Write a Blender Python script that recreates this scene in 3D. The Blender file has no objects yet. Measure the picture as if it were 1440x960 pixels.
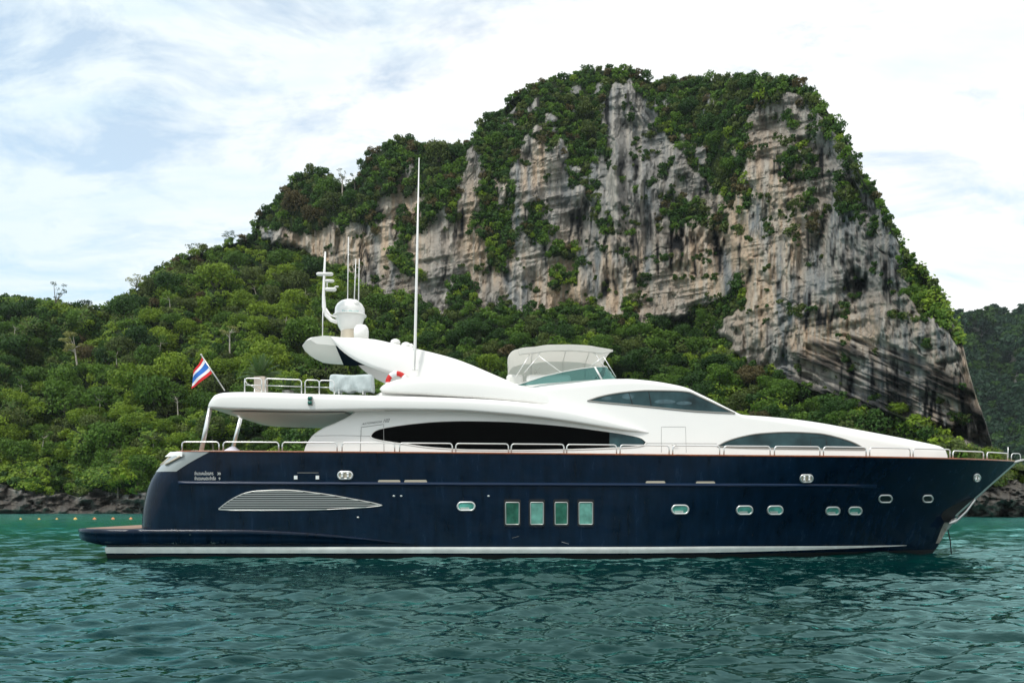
import bpy, bmesh, math, random
import numpy as np
from mathutils import Vector, Matrix, Euler
R = math.radians
SC = bpy.context.scene
COL = SC.collection
random.seed(7); np.random.seed(7)

# ------------------------------------------------------------------ camera
CAMZ, FPX, HOR = 1.8, 1200.0, 708.0
cam_d = bpy.data.cameras.new('camera'); cam = bpy.data.objects.new('camera', cam_d); COL.objects.link(cam)
cam.location = (0, 0, CAMZ); cam.rotation_euler = (R(90), 0, 0)
cam_d.sensor_width = 36; cam_d.lens = 30.0; cam_d.shift_y = (HOR - 480) / 1440.0
cam_d.clip_start = 0.1; cam_d.clip_end = 12000
SC.camera = cam

# ------------------------------------------------------------------ light
SUN_EL, SUN_ROT = 56, 222       # sun behind the camera, a little to the left
W = bpy.data.worlds.new('World'); SC.world = W; W.use_nodes = True
nt = W.node_tree; nt.nodes.clear()
def N(tree, t, **kw):
    n = tree.nodes.new(t)
    for k, v in kw.items(): setattr(n, k, v)
    return n
sky = N(nt, 'ShaderNodeTexSky', sky_type='NISHITA', sun_disc=False)
sky.sun_elevation = R(SUN_EL); sky.sun_rotation = R(SUN_ROT); sky.air_density = 1.0; sky.dust_density = 1.5
bgs = N(nt, 'ShaderNodeBackground'); bgs.inputs[1].default_value = 0.15
skt = N(nt, 'ShaderNodeMixRGB', blend_type='MULTIPLY'); skt.inputs[0].default_value = 1; skt.inputs[2].default_value = (0.95, 1.0, 0.92, 1); nt.links.new(sky.outputs[0], skt.inputs[1]); nt.links.new(skt.outputs[0], bgs.inputs[0])
bgc = N(nt, 'ShaderNodeBackground'); bgc.inputs[1].default_value = 0.66
tc = N(nt, 'ShaderNodeTexCoord'); sep = N(nt, 'ShaderNodeSeparateXYZ'); nt.links.new(tc.outputs['Generated'], sep.inputs[0])
addz = N(nt, 'ShaderNodeMath', operation='ADD'); addz.inputs[1].default_value = 0.22
mz = N(nt, 'ShaderNodeMath', operation='MAXIMUM'); mz.inputs[1].default_value = 0.0
nt.links.new(sep.outputs[2], mz.inputs[0]); nt.links.new(mz.outputs[0], addz.inputs[0])
dx = N(nt, 'ShaderNodeMath', operation='DIVIDE'); dy = N(nt, 'ShaderNodeMath', operation='DIVIDE')
nt.links.new(sep.outputs[0], dx.inputs[0]); nt.links.new(addz.outputs[0], dx.inputs[1])
nt.links.new(sep.outputs[1], dy.inputs[0]); nt.links.new(addz.outputs[0], dy.inputs[1])
cmb = N(nt, 'ShaderNodeCombineXYZ'); nt.links.new(dx.outputs[0], cmb.inputs[0]); nt.links.new(dy.outputs[0], cmb.inputs[1])
mp = N(nt, 'ShaderNodeMapping'); mp.inputs['Scale'].default_value = (1.0, 1.5, 1); mp.inputs['Location'].default_value = (3.1, 1.7, 0)
nt.links.new(cmb.outputs[0], mp.inputs[0])
n1 = N(nt, 'ShaderNodeTexNoise'); n1.inputs['Scale'].default_value = 3.0; n1.inputs['Detail'].default_value = 10; n1.inputs['Roughness'].default_value = 0.66; n1.inputs['Distortion'].default_value = 0.4
nt.links.new(mp.outputs[0], n1.inputs['Vector'])
# thinner veil towards the left of the view
grad = N(nt, 'ShaderNodeMapRange'); grad.inputs[1].default_value = -0.55; grad.inputs[2].default_value = 0.05; grad.inputs[3].default_value = -0.06; grad.inputs[4].default_value = 0.045
nt.links.new(sep.outputs[0], grad.inputs[0])
ad = N(nt, 'ShaderNodeMath', operation='ADD'); nt.links.new(n1.outputs[0], ad.inputs[0]); nt.links.new(grad.outputs[0], ad.inputs[1])
cr = N(nt, 'ShaderNodeMapRange'); cr.inputs[1].default_value = 0.36; cr.inputs[2].default_value = 0.52; cr.inputs[3].default_value = 0.42; cr.inputs[4].default_value = 1.0
nt.links.new(ad.outputs[0], cr.inputs[0])
n2 = N(nt, 'ShaderNodeTexNoise'); n2.inputs['Scale'].default_value = 4.0; n2.inputs['Detail'].default_value = 7; n2.inputs['Roughness'].default_value = 0.6
mp2 = N(nt, 'ShaderNodeMapping'); mp2.inputs['Scale'].default_value = (0.6, 1.6, 1); mp2.inputs['Location'].default_value = (-4, 9, 0); nt.links.new(cmb.outputs[0], mp2.inputs[0])
nt.links.new(mp2.outputs[0], n2.inputs['Vector'])
rmp = N(nt, 'ShaderNodeValToRGB'); rmp.color_ramp.elements[0].position = 0.28; rmp.color_ramp.elements[0].color = (0.82, 0.92, 0.97, 1)
rmp.color_ramp.elements[1].position = 0.50; rmp.color_ramp.elements[1].color = (0.98, 1.0, 1.0, 1)
nt.links.new(n2.outputs[0], rmp.inputs[0]); 
g2 = N(nt, 'ShaderNodeMapRange'); g2.inputs[1].default_value = -0.5; g2.inputs[2].default_value = -0.05; nt.links.new(sep.outputs[0], g2.inputs[0])
g3 = N(nt, 'ShaderNodeMixRGB', blend_type='MULTIPLY'); g3.inputs[0].default_value = 1; g4 = N(nt, 'ShaderNodeMixRGB'); g4.inputs[1].default_value = (0.80, 0.90, 0.955, 1); g4.inputs[2].default_value = (1, 1, 1, 1)
nt.links.new(g2.outputs[0], g4.inputs[0]); nt.links.new(rmp.outputs[0], g3.inputs[1]); nt.links.new(g4.outputs[0], g3.inputs[2]); nt.links.new(g3.outputs[0], bgc.inputs[0])
mxs = N(nt, 'ShaderNodeMixShader'); nt.links.new(cr.outputs[0], mxs.inputs[0]); nt.links.new(bgs.outputs[0], mxs.inputs[1]); nt.links.new(bgc.outputs[0], mxs.inputs[2])
wo = N(nt, 'ShaderNodeOutputWorld'); nt.links.new(mxs.outputs[0], wo.inputs[0])
sd = bpy.data.lights.new('sun', 'SUN'); sd.energy = 1.5; sd.angle = R(10); sd.color = (1.0, 0.96, 0.9)
sun = bpy.data.objects.new('sun', sd); COL.objects.link(sun)
_az = R(SUN_ROT)
_v = Vector((math.sin(_az) * math.cos(R(SUN_EL)), math.cos(_az) * math.cos(R(SUN_EL)), math.sin(R(SUN_EL))))
sun.rotation_euler = _v.to_track_quat('Z', 'Y').to_euler(); sun.location = _v * 200
vs = SC.view_settings; vs.view_transform = 'Standard'; vs.look = 'None'; vs.exposure = 0.75; vs.gamma = 1; vs.use_curve_mapping = False
SC.cycles.max_bounces = 8; SC.cycles.diffuse_bounces = 3; SC.cycles.glossy_bounces = 4; SC.cycles.transmission_bounces = 6; SC.cycles.transparent_max_bounces = 12
SC.cycles.sample_clamp_indirect = 6

# ------------------------------------------------------------------ helpers
def P(px, py, Y):                    # point of the photograph at distance Y -> world
    return ((px - 720) * Y / FPX, Y, CAMZ + (HOR - py) * Y / FPX)
def table(pts):                       # smooth monotone interpolation of a table
    a = sorted([tuple(map(float, p)) for p in pts]); x = np.array([p[0] for p in a]); y = np.array([p[1] for p in a])
    h = np.diff(x); d = np.diff(y) / h
    m = np.zeros_like(y); m[0], m[-1] = d[0], d[-1]
    for i in range(1, len(x) - 1):
        if d[i-1] * d[i] > 0:
            w1, w2 = 2*h[i] + h[i-1], h[i] + 2*h[i-1]
            m[i] = (w1 + w2) / (w1 / d[i-1] + w2 / d[i])
    def f(q):
        q = np.clip(q, x[0], x[-1]); i = np.clip(np.searchsorted(x, q) - 1, 0, len(x) - 2)
        t = (q - x[i]) / h[i]
        return ((2*t**3 - 3*t**2 + 1) * y[i] + (t**3 - 2*t**2 + t) * h[i] * m[i] + (-2*t**3 + 3*t**2) * y[i+1] + (t**3 - t**2) * h[i] * m[i+1])
    return f
def mat(name, col, rough=0.5, metal=0.0, coat=0.0, bump=0.0, bscale=20, var=0.0, vscale=3.0, spec=0.5, trans=0.0, ior=1.45, coatr=0.05, dirt=None):
    m = bpy.data.materials.new(name); m.use_nodes = True; t = m.node_tree; b = t.nodes['Principled BSDF']
    b.inputs['Base Color'].default_value = (*col, 1); b.inputs['Roughness'].default_value = rough; b.inputs['Metallic'].default_value = metal
    b.inputs['Coat Weight'].default_value = coat; b.inputs['Coat Roughness'].default_value = coatr; b.inputs['Specular IOR Level'].default_value = spec
    b.inputs['Transmission Weight'].default_value = trans; b.inputs['IOR'].default_value = ior
    co = N(t, 'ShaderNodeTexCoord')
    if var > 0:
        n = N(t, 'ShaderNodeTexNoise'); n.inputs['Scale'].default_value = vscale; n.inputs['Detail'].default_value = 6
        t.links.new(co.outputs['Object'], n.inputs['Vector'])
        r = N(t, 'ShaderNodeMixRGB'); r.inputs[1].default_value = (*[c * (1 - var) for c in col], 1); r.inputs[2].default_value = (*[min(1, c * (1 + var)) for c in col], 1)
        mr = N(t, 'ShaderNodeMapRange'); mr.inputs[1].default_value = .3; mr.inputs[2].default_value = .7
        t.links.new(n.outputs[0], mr.inputs[0]); t.links.new(mr.outputs[0], r.inputs[0]); t.links.new(r.outputs[0], b.inputs['Base Color'])
    if bump > 0:
        n = N(t, 'ShaderNodeTexNoise'); n.inputs['Scale'].default_value = bscale; n.inputs['Detail'].default_value = 4
        t.links.new(co.outputs['Object'], n.inputs['Vector'])
        bp = N(t, 'ShaderNodeBump'); bp.inputs['Strength'].default_value = bump; bp.inputs['Distance'].default_value = 0.05
        t.links.new(n.outputs[0], bp.inputs['Height']); t.links.new(bp.outputs[0], b.inputs['Normal'])
    return m
def tag(o, label=None, cat=None, group=None, kind=None):
    if label: o['label'] = label
    if cat: o['category'] = cat
    if group: o['group'] = group
    if kind: o['kind'] = kind
    return o
def thing(name, label, cat, loc=(0, 0, 0), group=None):
    o = bpy.data.objects.new(name, None); COL.objects.link(o); o.location = loc
    o.empty_display_size = .5
    return tag(o, label, cat, group)
class MB:
    def __init__(s): s.v = []; s.f = []; s.mi = []
    def add(s, vs, fs, mi=0):
        k = len(s.v); s.v += [tuple(v) for v in vs]; s.f += [tuple(k + i for i in f) for f in fs]; s.mi += [mi] * len(fs); return s
    def grid(s, rows, closed=False, mi=0, caps=False):   # rows: list of equal-length point lists
        n = len(rows[0]); vs = [p for r in rows for p in r]; fs = []
        for i in range(len(rows) - 1):
            for j in range(n if closed else n - 1):
                a, b = i*n + j, i*n + (j+1) % n
                fs.append((a, b, b + n, a + n))
        if caps: fs += [tuple(range(n - 1, -1, -1)), tuple(range((len(rows)-1)*n, len(rows)*n))]
        return s.add(vs, fs, mi)
    def tube(s, pts, r, n=8, mi=0, closed=False):
        pts = [Vector(p) for p in pts]; m = len(pts); rows = []
        rr = r if isinstance(r, (list, tuple)) else [r] * m
        for i, p in enumerate(pts):
            if closed: t = (pts[(i+1) % m] - pts[i-1])
            else: t = pts[min(i+1, m-1)] - pts[max(i-1, 0)]
            t.normalize(); up = Vector((0, 0, 1)) if abs(t.z) < .93 else Vector((0, 1, 0))
            a = t.cross(up).normalized(); b = t.cross(a)
            rows.append([p + (a * math.cos(k * 2*math.pi/n) + b * math.sin(k * 2*math.pi/n)) * rr[i] for k in range(n)])
        if closed: rows.append(rows[0])
        return s.grid(rows, closed=True, mi=mi, caps=not closed)
    def box(s, c, d, rot=None, mi=0):
        m = Matrix.Translation(c) @ (rot.to_matrix().to_4x4() if rot else Matrix.Identity(4))
        vs = [m @ Vector((x*d[0]/2, y*d[1]/2, z*d[2]/2)) for x in (-1, 1) for y in (-1, 1) for z in (-1, 1)]
        return s.add(vs, [(0,1,3,2), (4,6,7,5), (0,4,5,1), (2,3,7,6), (0,2,6,4), (1,5,7,3)], mi)
    def lathe(s, c, prof, n=32, mi=0):   # prof: (r,z)
        return s.grid([[(c[0] + r*math.cos(k*2*math.pi/n), c[1] + r*math.sin(k*2*math.pi/n), c[2] + z) for k in range(n)] for r, z in prof], closed=True, mi=mi, caps=True)
    def build(s, name, mats, parent=None, smooth=True, bevel=0, seg=3, auto=None):
        me = bpy.data.meshes.new(name)
        o3 = Vector((0, 0, 0))
        if parent is not None:
            q = parent
            while q is not None: o3 = o3 + Vector(q.location); q = q.parent
        me.from_pydata([(v[0]-o3.x, v[1]-o3.y, v[2]-o3.z) for v in s.v], [], s.f)
        for m in (mats if isinstance(mats, (list, tuple)) else [mats]): me.materials.append(m)
        bm = bmesh.new(); bm.from_mesh(me)
        for f, k in zip(bm.faces, s.mi): f.material_index = k
        bmesh.ops.remove_doubles(bm, verts=bm.verts, dist=1e-5)
        bmesh.ops.recalc_face_normals(bm, faces=bm.faces)
        bm.to_mesh(me); bm.free()
        if smooth: me.polygons.foreach_set('use_smooth', [True] * len(me.polygons))
        if smooth and auto: me.set_sharp_from_angle(angle=R(auto))
        o = bpy.data.objects.new(name, me); COL.objects.link(o)
        if parent is not None: o.parent = parent
        if bevel:
            b = o.modifiers.new('bevel', 'BEVEL'); b.width = bevel; b.segments = seg; b.limit_method = 'ANGLE'; b.angle_limit = R(35); b.harden_normals = False
            me.set_sharp_from_angle(angle=R(50))
        return o
# numpy value noise
def _h(ix, iy, seed):
    n = (ix.astype(np.int64) * 374761393 + iy.astype(np.int64) * 668265263 + seed * 1442695041) & 0x7fffffff
    n = ((n ^ (n >> 13)) * 1274126177) & 0x7fffffff
    return ((n ^ (n >> 16)) & 0xffff) / 65535.0
def vnoise(x, y, seed=0):
    x = np.asarray(x, float); y = np.asarray(y, float)
    ix, iy = np.floor(x), np.floor(y); fx, fy = x - ix, y - iy
    fx = fx*fx*(3-2*fx); fy = fy*fy*(3-2*fy)
    a, b, c, d = _h(ix, iy, seed), _h(ix+1, iy, seed), _h(ix, iy+1, seed), _h(ix+1, iy+1, seed)
    return (a*(1-fx) + b*fx)*(1-fy) + (c*(1-fx) + d*fx)*fy
def fbm(x, y, seed=0, o=4, g=.5):
    s = 0; a = 1; t = 0
    for k in range(o): s = s + a*vnoise(x*2**k, y*2**k, seed + k*17); t += a; a *= g
    return s / t
def npmesh(name, verts, faces, mat_, attrs=None, smooth=False):
    me = bpy.data.meshes.new(name); n = len(verts); m = len(faces); k = faces.shape[1]
    me.vertices.add(n); me.vertices.foreach_set('co', np.asarray(verts, np.float32).ravel())
    me.loops.add(m*k); me.loops.foreach_set('vertex_index', faces.astype(np.int32).ravel())
    me.polygons.add(m); me.polygons.foreach_set('loop_start', np.arange(0, m*k, k, dtype=np.int32)); me.polygons.foreach_set('loop_total', np.full(m, k, np.int32))
    me.polygons.foreach_set('use_smooth', np.full(m, smooth))
    me.update(calc_edges=True)
    for an, av in (attrs or {}).items():
        at = me.attributes.new(an, 'FLOAT', 'POINT'); at.data.foreach_set('value', np.asarray(av, np.float32).ravel())
    if mat_: me.materials.append(mat_)
    return me
def link(name, me, parent=None):
    o = bpy.data.objects.new(name, me); COL.objects.link(o); o.parent = parent; return o
# ------------------------------------------------------------------ water
def water_mat():
    m = bpy.data.materials.new('sea_water'); m.use_nodes = True; t = m.node_tree; b = t.nodes['Principled BSDF']
    g = N(t, 'ShaderNodeNewGeometry'); sp = N(t, 'ShaderNodeSeparateXYZ'); t.links.new(g.outputs['Position'], sp.inputs[0])
    mr = N(t, 'ShaderNodeMapRange'); mr.interpolation_type = 'SMOOTHSTEP'; mr.inputs[1].default_value = 20; mr.inputs[2].default_value = 85
    t.links.new(sp.outputs[1], mr.inputs[0])
    mx = N(t, 'ShaderNodeMixRGB'); mx.inputs[1].default_value = (0.0002, 0.0155, 0.0145, 1); mx.inputs[2].default_value = (0.004, 0.21, 0.165, 1)
    t.links.new(mr.outputs[0], mx.inputs[0]); t.links.new(mx.outputs[0], b.inputs['Base Color'])
    mp = N(t, 'ShaderNodeMapping'); mp.inputs['Scale'].default_value = (1, 1.6, 1); mp.inputs['Rotation'].default_value = (0, 0, R(12)); t.links.new(g.outputs['Position'], mp.inputs[0])
    a = N(t, 'ShaderNodeTexNoise'); a.inputs['Scale'].default_value = 2.6; a.inputs['Detail'].default_value = 2.5; a.inputs['Roughness'].default_value = .6; t.links.new(mp.outputs[0], a.inputs['Vector'])
    bp = N(t, 'ShaderNodeBump'); bp.inputs['Strength'].default_value = 0.32; bp.inputs['Distance'].default_value = 0.08
    t.links.new(a.outputs[0], bp.inputs['Height']); t.links.new(bp.outputs[0], b.inputs['Normal'])
    t.nodes.remove(b); df = N(t, 'ShaderNodeBsdfDiffuse'); gl = N(t, 'ShaderNodeBsdfGlossy'); gl.inputs[0].default_value = (0.58, 1.0, 0.97, 1); rg = N(t, 'ShaderNodeMapRange'); rg.inputs[1].default_value = 16; rg.inputs[2].default_value = 110; rg.inputs[3].default_value = .04; rg.inputs[4].default_value = .17; t.links.new(sp.outputs[1], rg.inputs[0]); t.links.new(rg.outputs[0], gl.inputs['Roughness'])
    fr = N(t, 'ShaderNodeFresnel'); fr.inputs[0].default_value = 1.333; ms = N(t, 'ShaderNodeMixShader')
    t.links.new(mx.outputs[0], df.inputs[0])
    for q in (gl, fr): t.links.new(bp.outputs[0], q.inputs['Normal'])
    t.links.new(fr.outputs[0], ms.inputs[0]); t.links.new(df.outputs[0], ms.inputs[1]); t.links.new(gl.outputs[0], ms.inputs[2]); t.links.new(ms.outputs[0], t.nodes['Material Output'].inputs[0])
    return m
def make_water():
    ys = [2.5]
    while ys[-1] < 2600:
        y = ys[-1]; ys.append(y * (1.0055 if y < 60 else 1.012 if y < 250 else 1.06))
    ys = np.array(ys); tx = np.linspace(-1.6, 1.6, 900); tx = np.sign(tx) * (np.abs(tx) / 1.6) ** 1.25 * 1.9
    X = np.outer(ys, tx); Y = np.repeat(ys[:, None], len(tx), 1)
    rs = np.random.RandomState(3); Z = np.zeros_like(X)
    dX = np.zeros_like(X)
    for k in range(76):
        lam = 0.24 * (12 ** rs.rand()) if k < 70 else 2.5 + 2*rs.rand(); th = R(97) + rs.randn() * 0.6; a = 0.0067 * lam ** 0.72 / 1.6
        kx, ky = math.cos(th) * 2*math.pi/lam, math.sin(th) * 2*math.pi/lam; ph = rs.rand() * 6.28
        step = np.maximum(Y * .0055, 0.02); fade = np.clip(lam / (step * 2.5) - .6, 0, 1)
        s = np.sin(kx*X + ky*Y + ph + 1.2*fbm(X*.12, Y*.12, k, 2))
        Z += a * fade * (s - 0.35*np.cos(2*(kx*X + ky*Y + ph)))
    Z *= np.clip((400 - Y) / 300, 0, 1) * (0.55 + 0.9*fbm(X*.07+5, Y*.05, 99, 3))
    X = np.clip(X, -2600, 2600)
    nr, nc = X.shape
    idx = np.arange(nr*nc).reshape(nr, nc)
    F = np.stack([idx[:-1, :-1], idx[:-1, 1:], idx[1:, 1:], idx[1:, :-1]], -1).reshape(-1, 4)
    me = npmesh('sea', np.stack([X, Y, Z], -1).reshape(-1, 3), F, water_mat(), smooth=True)
    o = link('water', me); tag(o, kind='structure'); return o
make_water()
# ------------------------------------------------------------------ yacht
YC = 31.5
def hull_paint():
    m = mat('navy_paint', (0.0014, 0.0075, 0.028), rough=0.25, coat=0.2, coatr=0.05, spec=0.16)
    t = m.node_tree; b = t.nodes['Principled BSDF']; co = N(t, 'ShaderNodeTexCoord')
    # faint long-wave unfairness, dried salt roughness; mottled reflections painted into the blue
    n = N(t, 'ShaderNodeTexNoise'); n.inputs['Scale'].default_value = 1.6; n.inputs['Detail'].default_value = 4; t.links.new(co.outputs['Object'], n.inputs['Vector'])
    bp = N(t, 'ShaderNodeBump'); bp.inputs['Strength'].default_value = .45; bp.inputs['Distance'].default_value = .05
    t.links.new(n.outputs[0], bp.inputs['Height']); t.links.new(bp.outputs[0], b.inputs['Normal'])
    mp = N(t, 'ShaderNodeMapping'); mp.inputs['Scale'].default_value = (2.2, 2.2, .35); t.links.new(co.outputs['Object'], mp.inputs[0])
    n2 = N(t, 'ShaderNodeTexNoise'); n2.inputs['Scale'].default_value = 1.5; n2.inputs['Detail'].default_value = 8; n2.inputs['Roughness'].default_value = .7; t.links.new(mp.outputs[0], n2.inputs['Vector'])
    mr = N(t, 'ShaderNodeMapRange'); mr.inputs[1].default_value = .35; mr.inputs[2].default_value = .75; mr.inputs[3].default_value = 0; mr.inputs[4].default_value = 1; t.links.new(n2.outputs[0], mr.inputs[0])
    mx = N(t, 'ShaderNodeMixRGB'); mx.inputs[1].default_value = (0.0003, 0.0045, 0.013, 1); mx.inputs[2].default_value = (0.0018, 0.0135, 0.037, 1)
    t.links.new(mr.outputs[0], mx.inputs[0]); t.links.new(mx.outputs[0], b.inputs['Base Color'])
    r = N(t, 'ShaderNodeMapRange'); r.inputs[3].default_value = .16; r.inputs[4].default_value = .34; t.links.new(n2.outputs[0], r.inputs[0]); t.links.new(r.outputs[0], b.inputs['Roughness'])
    return m
M_NAVY = hull_paint()
M_ANTI = mat('antifouling', (0.006, 0.007, 0.008), rough=.6, bump=.3, bscale=8)
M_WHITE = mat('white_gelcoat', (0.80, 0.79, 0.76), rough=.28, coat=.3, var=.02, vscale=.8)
M_STRIPE = mat('boot_stripe', (0.82, 0.81, 0.78), rough=.4, var=.12, vscale=2.5)
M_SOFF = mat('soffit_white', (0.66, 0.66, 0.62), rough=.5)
M_STEEL = mat('stainless', (0.80, 0.80, 0.78), rough=.34, metal=.75)
M_SATIN = mat('satin_steel', (0.55, 0.55, 0.53), rough=.38, metal=.9)
M_TEAK = mat('varnished_teak', (0.26, 0.075, 0.022), rough=.3, coat=.5, var=.3, vscale=6)
M_DECK = mat('teak_deck', (0.30, 0.19, 0.13), rough=.7, var=.25, vscale=5)
M_BLACKG = mat('black_glass', (0.0006, 0.001, 0.001), rough=.03, spec=.04)
M_TINT = mat('tinted_glass', (0.022, 0.052, 0.058), rough=.04, spec=.25, var=.55, vscale=1.4)
M_TINTD = mat('dark_tinted_panel', (0.006, 0.012, 0.018), rough=.6, spec=.0)
M_INSIDE = mat('pale_things_behind_glass', (0.05, 0.10, 0.115), rough=.2, var=.3, vscale=4)
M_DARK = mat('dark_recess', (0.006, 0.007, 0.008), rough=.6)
M_SEAM = mat('seam_grey', (0.30, 0.30, 0.29), rough=.6)
M_PORT = mat('porthole_glass', (0.10, 0.36, 0.30), rough=.06, var=.5, vscale=3.5)
M_CREAM = mat('cream_plastic', (0.50, 0.44, 0.34), rough=.5)
M_CANVAS = mat('white_canvas', (0.84, 0.83, 0.80), rough=.85, bump=.3, bscale=3)
_t = M_CANVAS.node_tree; _tl = N(_t, 'ShaderNodeBsdfTranslucent'); _tl.inputs[0].default_value = (.85, .84, .8, 1); _mx = N(_t, 'ShaderNodeMixShader'); _mx.inputs[0].default_value = .6
_t.links.new(_t.nodes['Principled BSDF'].outputs[0], _mx.inputs[1]); _t.links.new(_tl.outputs[0], _mx.inputs[2]); _t.links.new(_mx.outputs[0], _t.nodes['Material Output'].inputs[0])
M_COVER = mat('grey_canvas', (0.50, 0.56, 0.56), rough=.85, bump=.6, bscale=5)
M_GREEN = mat('green_lens', (0.01, 0.12, 0.09), rough=.2)
M_RED = mat('red_plastic', (0.55, 0.02, 0.015), rough=.4)
M_GREY = mat('grey_panel', (0.25, 0.25, 0.23), rough=.5)
def clearglass():
    m = bpy.data.materials.new('teal_windscreen_glass'); m.use_nodes = True; t = m.node_tree; t.nodes.clear()
    tr = N(t, 'ShaderNodeBsdfTransparent'); tr.inputs[0].default_value = (0.22, 0.42, 0.40, 1)
    gl = N(t, 'ShaderNodeBsdfGlossy'); gl.inputs['Roughness'].default_value = .03; gl.inputs[0].default_value = (.8, 1, .95, 1)
    fr = N(t, 'ShaderNodeFresnel'); fr.inputs[0].default_value = 1.5
    di = N(t, 'ShaderNodeBsdfDiffuse'); di.inputs[0].default_value = (0.05, 0.16, 0.15, 1)
    m0 = N(t, 'ShaderNodeMixShader'); m0.inputs[0].default_value = .45; t.links.new(tr.outputs[0], m0.inputs[1]); t.links.new(di.outputs[0], m0.inputs[2])
    mx = N(t, 'ShaderNodeMixShader'); t.links.new(fr.outputs[0], mx.inputs[0]); t.links.new(m0.outputs[0], mx.inputs[1]); t.links.new(gl.outputs[0], mx.inputs[2])
    o = N(t, 'ShaderNodeOutputMaterial'); t.links.new(mx.outputs[0], o.inputs[0]); return m
M_CLEAR = clearglass()

# hull form: half breadth at (x, z), yacht pointing +x, centreline y = YC
sheer = table([(-14, 3.53), (-10.7, 3.52), (0, 3.45), (7, 3.38), (14, 3.34), (18.7, 3.36)])
xt = table([(-1.2, -13.3), (0.40, -13.46), (0.52, -12.58), (1.0, -12.56), (1.5, -12.52), (2.0, -12.42), (2.48, -12.26), (2.84, -12.05), (3.08, -11.85), (3.55, -11.3)])
xs = table([(-1.2, 14.4), (-.3, 15.3), (0.22, 15.7), (1.22, 16.3), (2.2, 17.35), (3.4, 18.7)])
def hb(x, z):
    zs = sheer(x); k = np.clip(z / zs, 0, 1)
    def fb(L, B, p):
        t = np.clip((xs(z) - x) / L, 0, 1); return B * (1 - (1 - t) ** p)
    lo = fb(12.5, 3.28, 1.75); hi = fb(9.5, 3.5, 2.2)
    b = lo + (hi - lo) * k ** 1.7
    b = b - np.clip(.3 - z, 0, 1.5) * .45 * np.clip(b, 0, 1)
    s = np.clip((x - xt(z)) / 0.95, 0, 1)
    if z > 0.47: b = b - 0.95 * (1 - np.sqrt(1 - (1 - s) ** 2))
    return float(max(b, 0.0))
def hull_x(u, z):
    a, b = float(xt(z)), float(xs(z)); return a + (b - a) * u
yacht = thing('motor_yacht', 'long navy blue motor yacht with white superstructure anchored in the bay', 'yacht', (0, YC, 0))
def on(f, px, py, off=0.004):
    Y = 28.0
    for _ in range(14):
        x, _y, z = P(px, py, Y); Y = YC - f(x, z)
    return (x, Y - off, z)
def make_hull():
    U = np.concatenate([1 - np.cos(np.linspace(0, math.pi/2, 26))]) * .085
    U = np.concatenate([U, np.linspace(.085, .6, 40)[1:], np.linspace(.6, 1, 60)[1:]])
    V = [-0.8, -.3, 0, .115, .2, .3, .42, .50, .56] + list(np.linspace(.7, 1, 26) * 0 + np.linspace(.72, 3.5, 26))
    rn, rf = [], []
    nv = len(V)
    for j, v in enumerate(V):
        a, b = [], []
        for u in U:
            z = v
            for _ in range(3):
                x = hull_x(u, z)
                if v > 3.0: z = 3.0 + (v - 3.0) / .5 * (float(sheer(x)) - 3.0)
            h = hb(x, z); 
            if u >= 1: h = 0
            a.append((x, YC - h, z)); b.append((x, YC + h, z))
        rn.append(a); rf.append(b)
    m = MB()
    m.grid(rn[:4], mi=1); m.grid(rf[:4], mi=1); m.grid(rn[3:]); m.grid(rf[3:])
    m.grid([[r[0] for r in rn], [r[0] for r in rf]])            # transom
    h = m.build('hull', [M_NAVY, M_ANTI], yacht, auto=50)
    d = MB()
    d.grid([[(p[0], p[1] + .05, p[2] - .06) for p in rn[-1]], [(p[0], p[1] - .05, p[2] - .06) for p in rf[-1]]])
    d.build('deck', M_DECK, yacht, smooth=False)
    c = MB()                                                    # teak cap rail following the sheer
    for sgn in (-1, 1):
        pr = []
        for p in (rn if sgn < 0 else rf)[-1]:
            if p[0] < 18.55: pr.append([(p[0], p[1] + sgn*dy, p[2] + dz) for dy, dz in ((.018, -.015), (.022, .012), (.01, .03), (-.07, .03), (-.07, -.015))])
        c.grid(pr, closed=True, caps=True)
    c.build('cap_rail', M_TEAK, yacht, smooth=False)
make_hull()
def strip(name, m, pa, pb, f, off, zt_, zb_, n=120, thick=None, mirror=True, parent=yacht):
    """flat band on the side surface between two heights (functions of x)"""
    mb = MB()
    for sg in ((1, -1) if mirror else (1,)):
        rows = [[] for _ in range(8)]
        for x in np.linspace(pa, pb, n):
            t, b = zt_(x), zb_(x)
            for k, (z, o) in enumerate([(t, -.02)] + [(t + (b-t)*q/5, off) for q in range(6)] + [(b, -.02)]):
                y = f(x, z) + o; rows[k].append((x, YC - sg*y, z))
        mb.grid(rows, caps=False)
    return mb.build(name, m, parent, auto=30)
strip('boot_stripe', M_STRIPE, -13.45, 14.25, hb, .018, lambda x: .375 - .07*max(0, (x-7)/7.3), lambda x: .165 + .125*max(0, (x-6)/8.3)**1.5, 160)
def rub():
    mb = MB()
    for sg in (1, -1):
        rows = []
        for x in np.linspace(-11.0, 12.4, 160):
            z = 2.45 - .004*x; k = min(1, (x+11)/.15+.05, (12.4-x)/1.2+.05); rows.append([(x, YC - sg*(hb(x, z+dz)+o*k), z + dz) for dz, o in ((.055, -.02), (.05, .006), (0, .055), (-.03, .06), (-.06, .03), (-.07, -.02))])
        mb.grid(rows, caps=True)
    mb.build('rub_rail', M_RUB, yacht, auto=40)
M_RUB = mat('rail_paint', (0.003, 0.016, 0.045), rough=.35, coat=.1, spec=.25)
rub()

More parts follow.
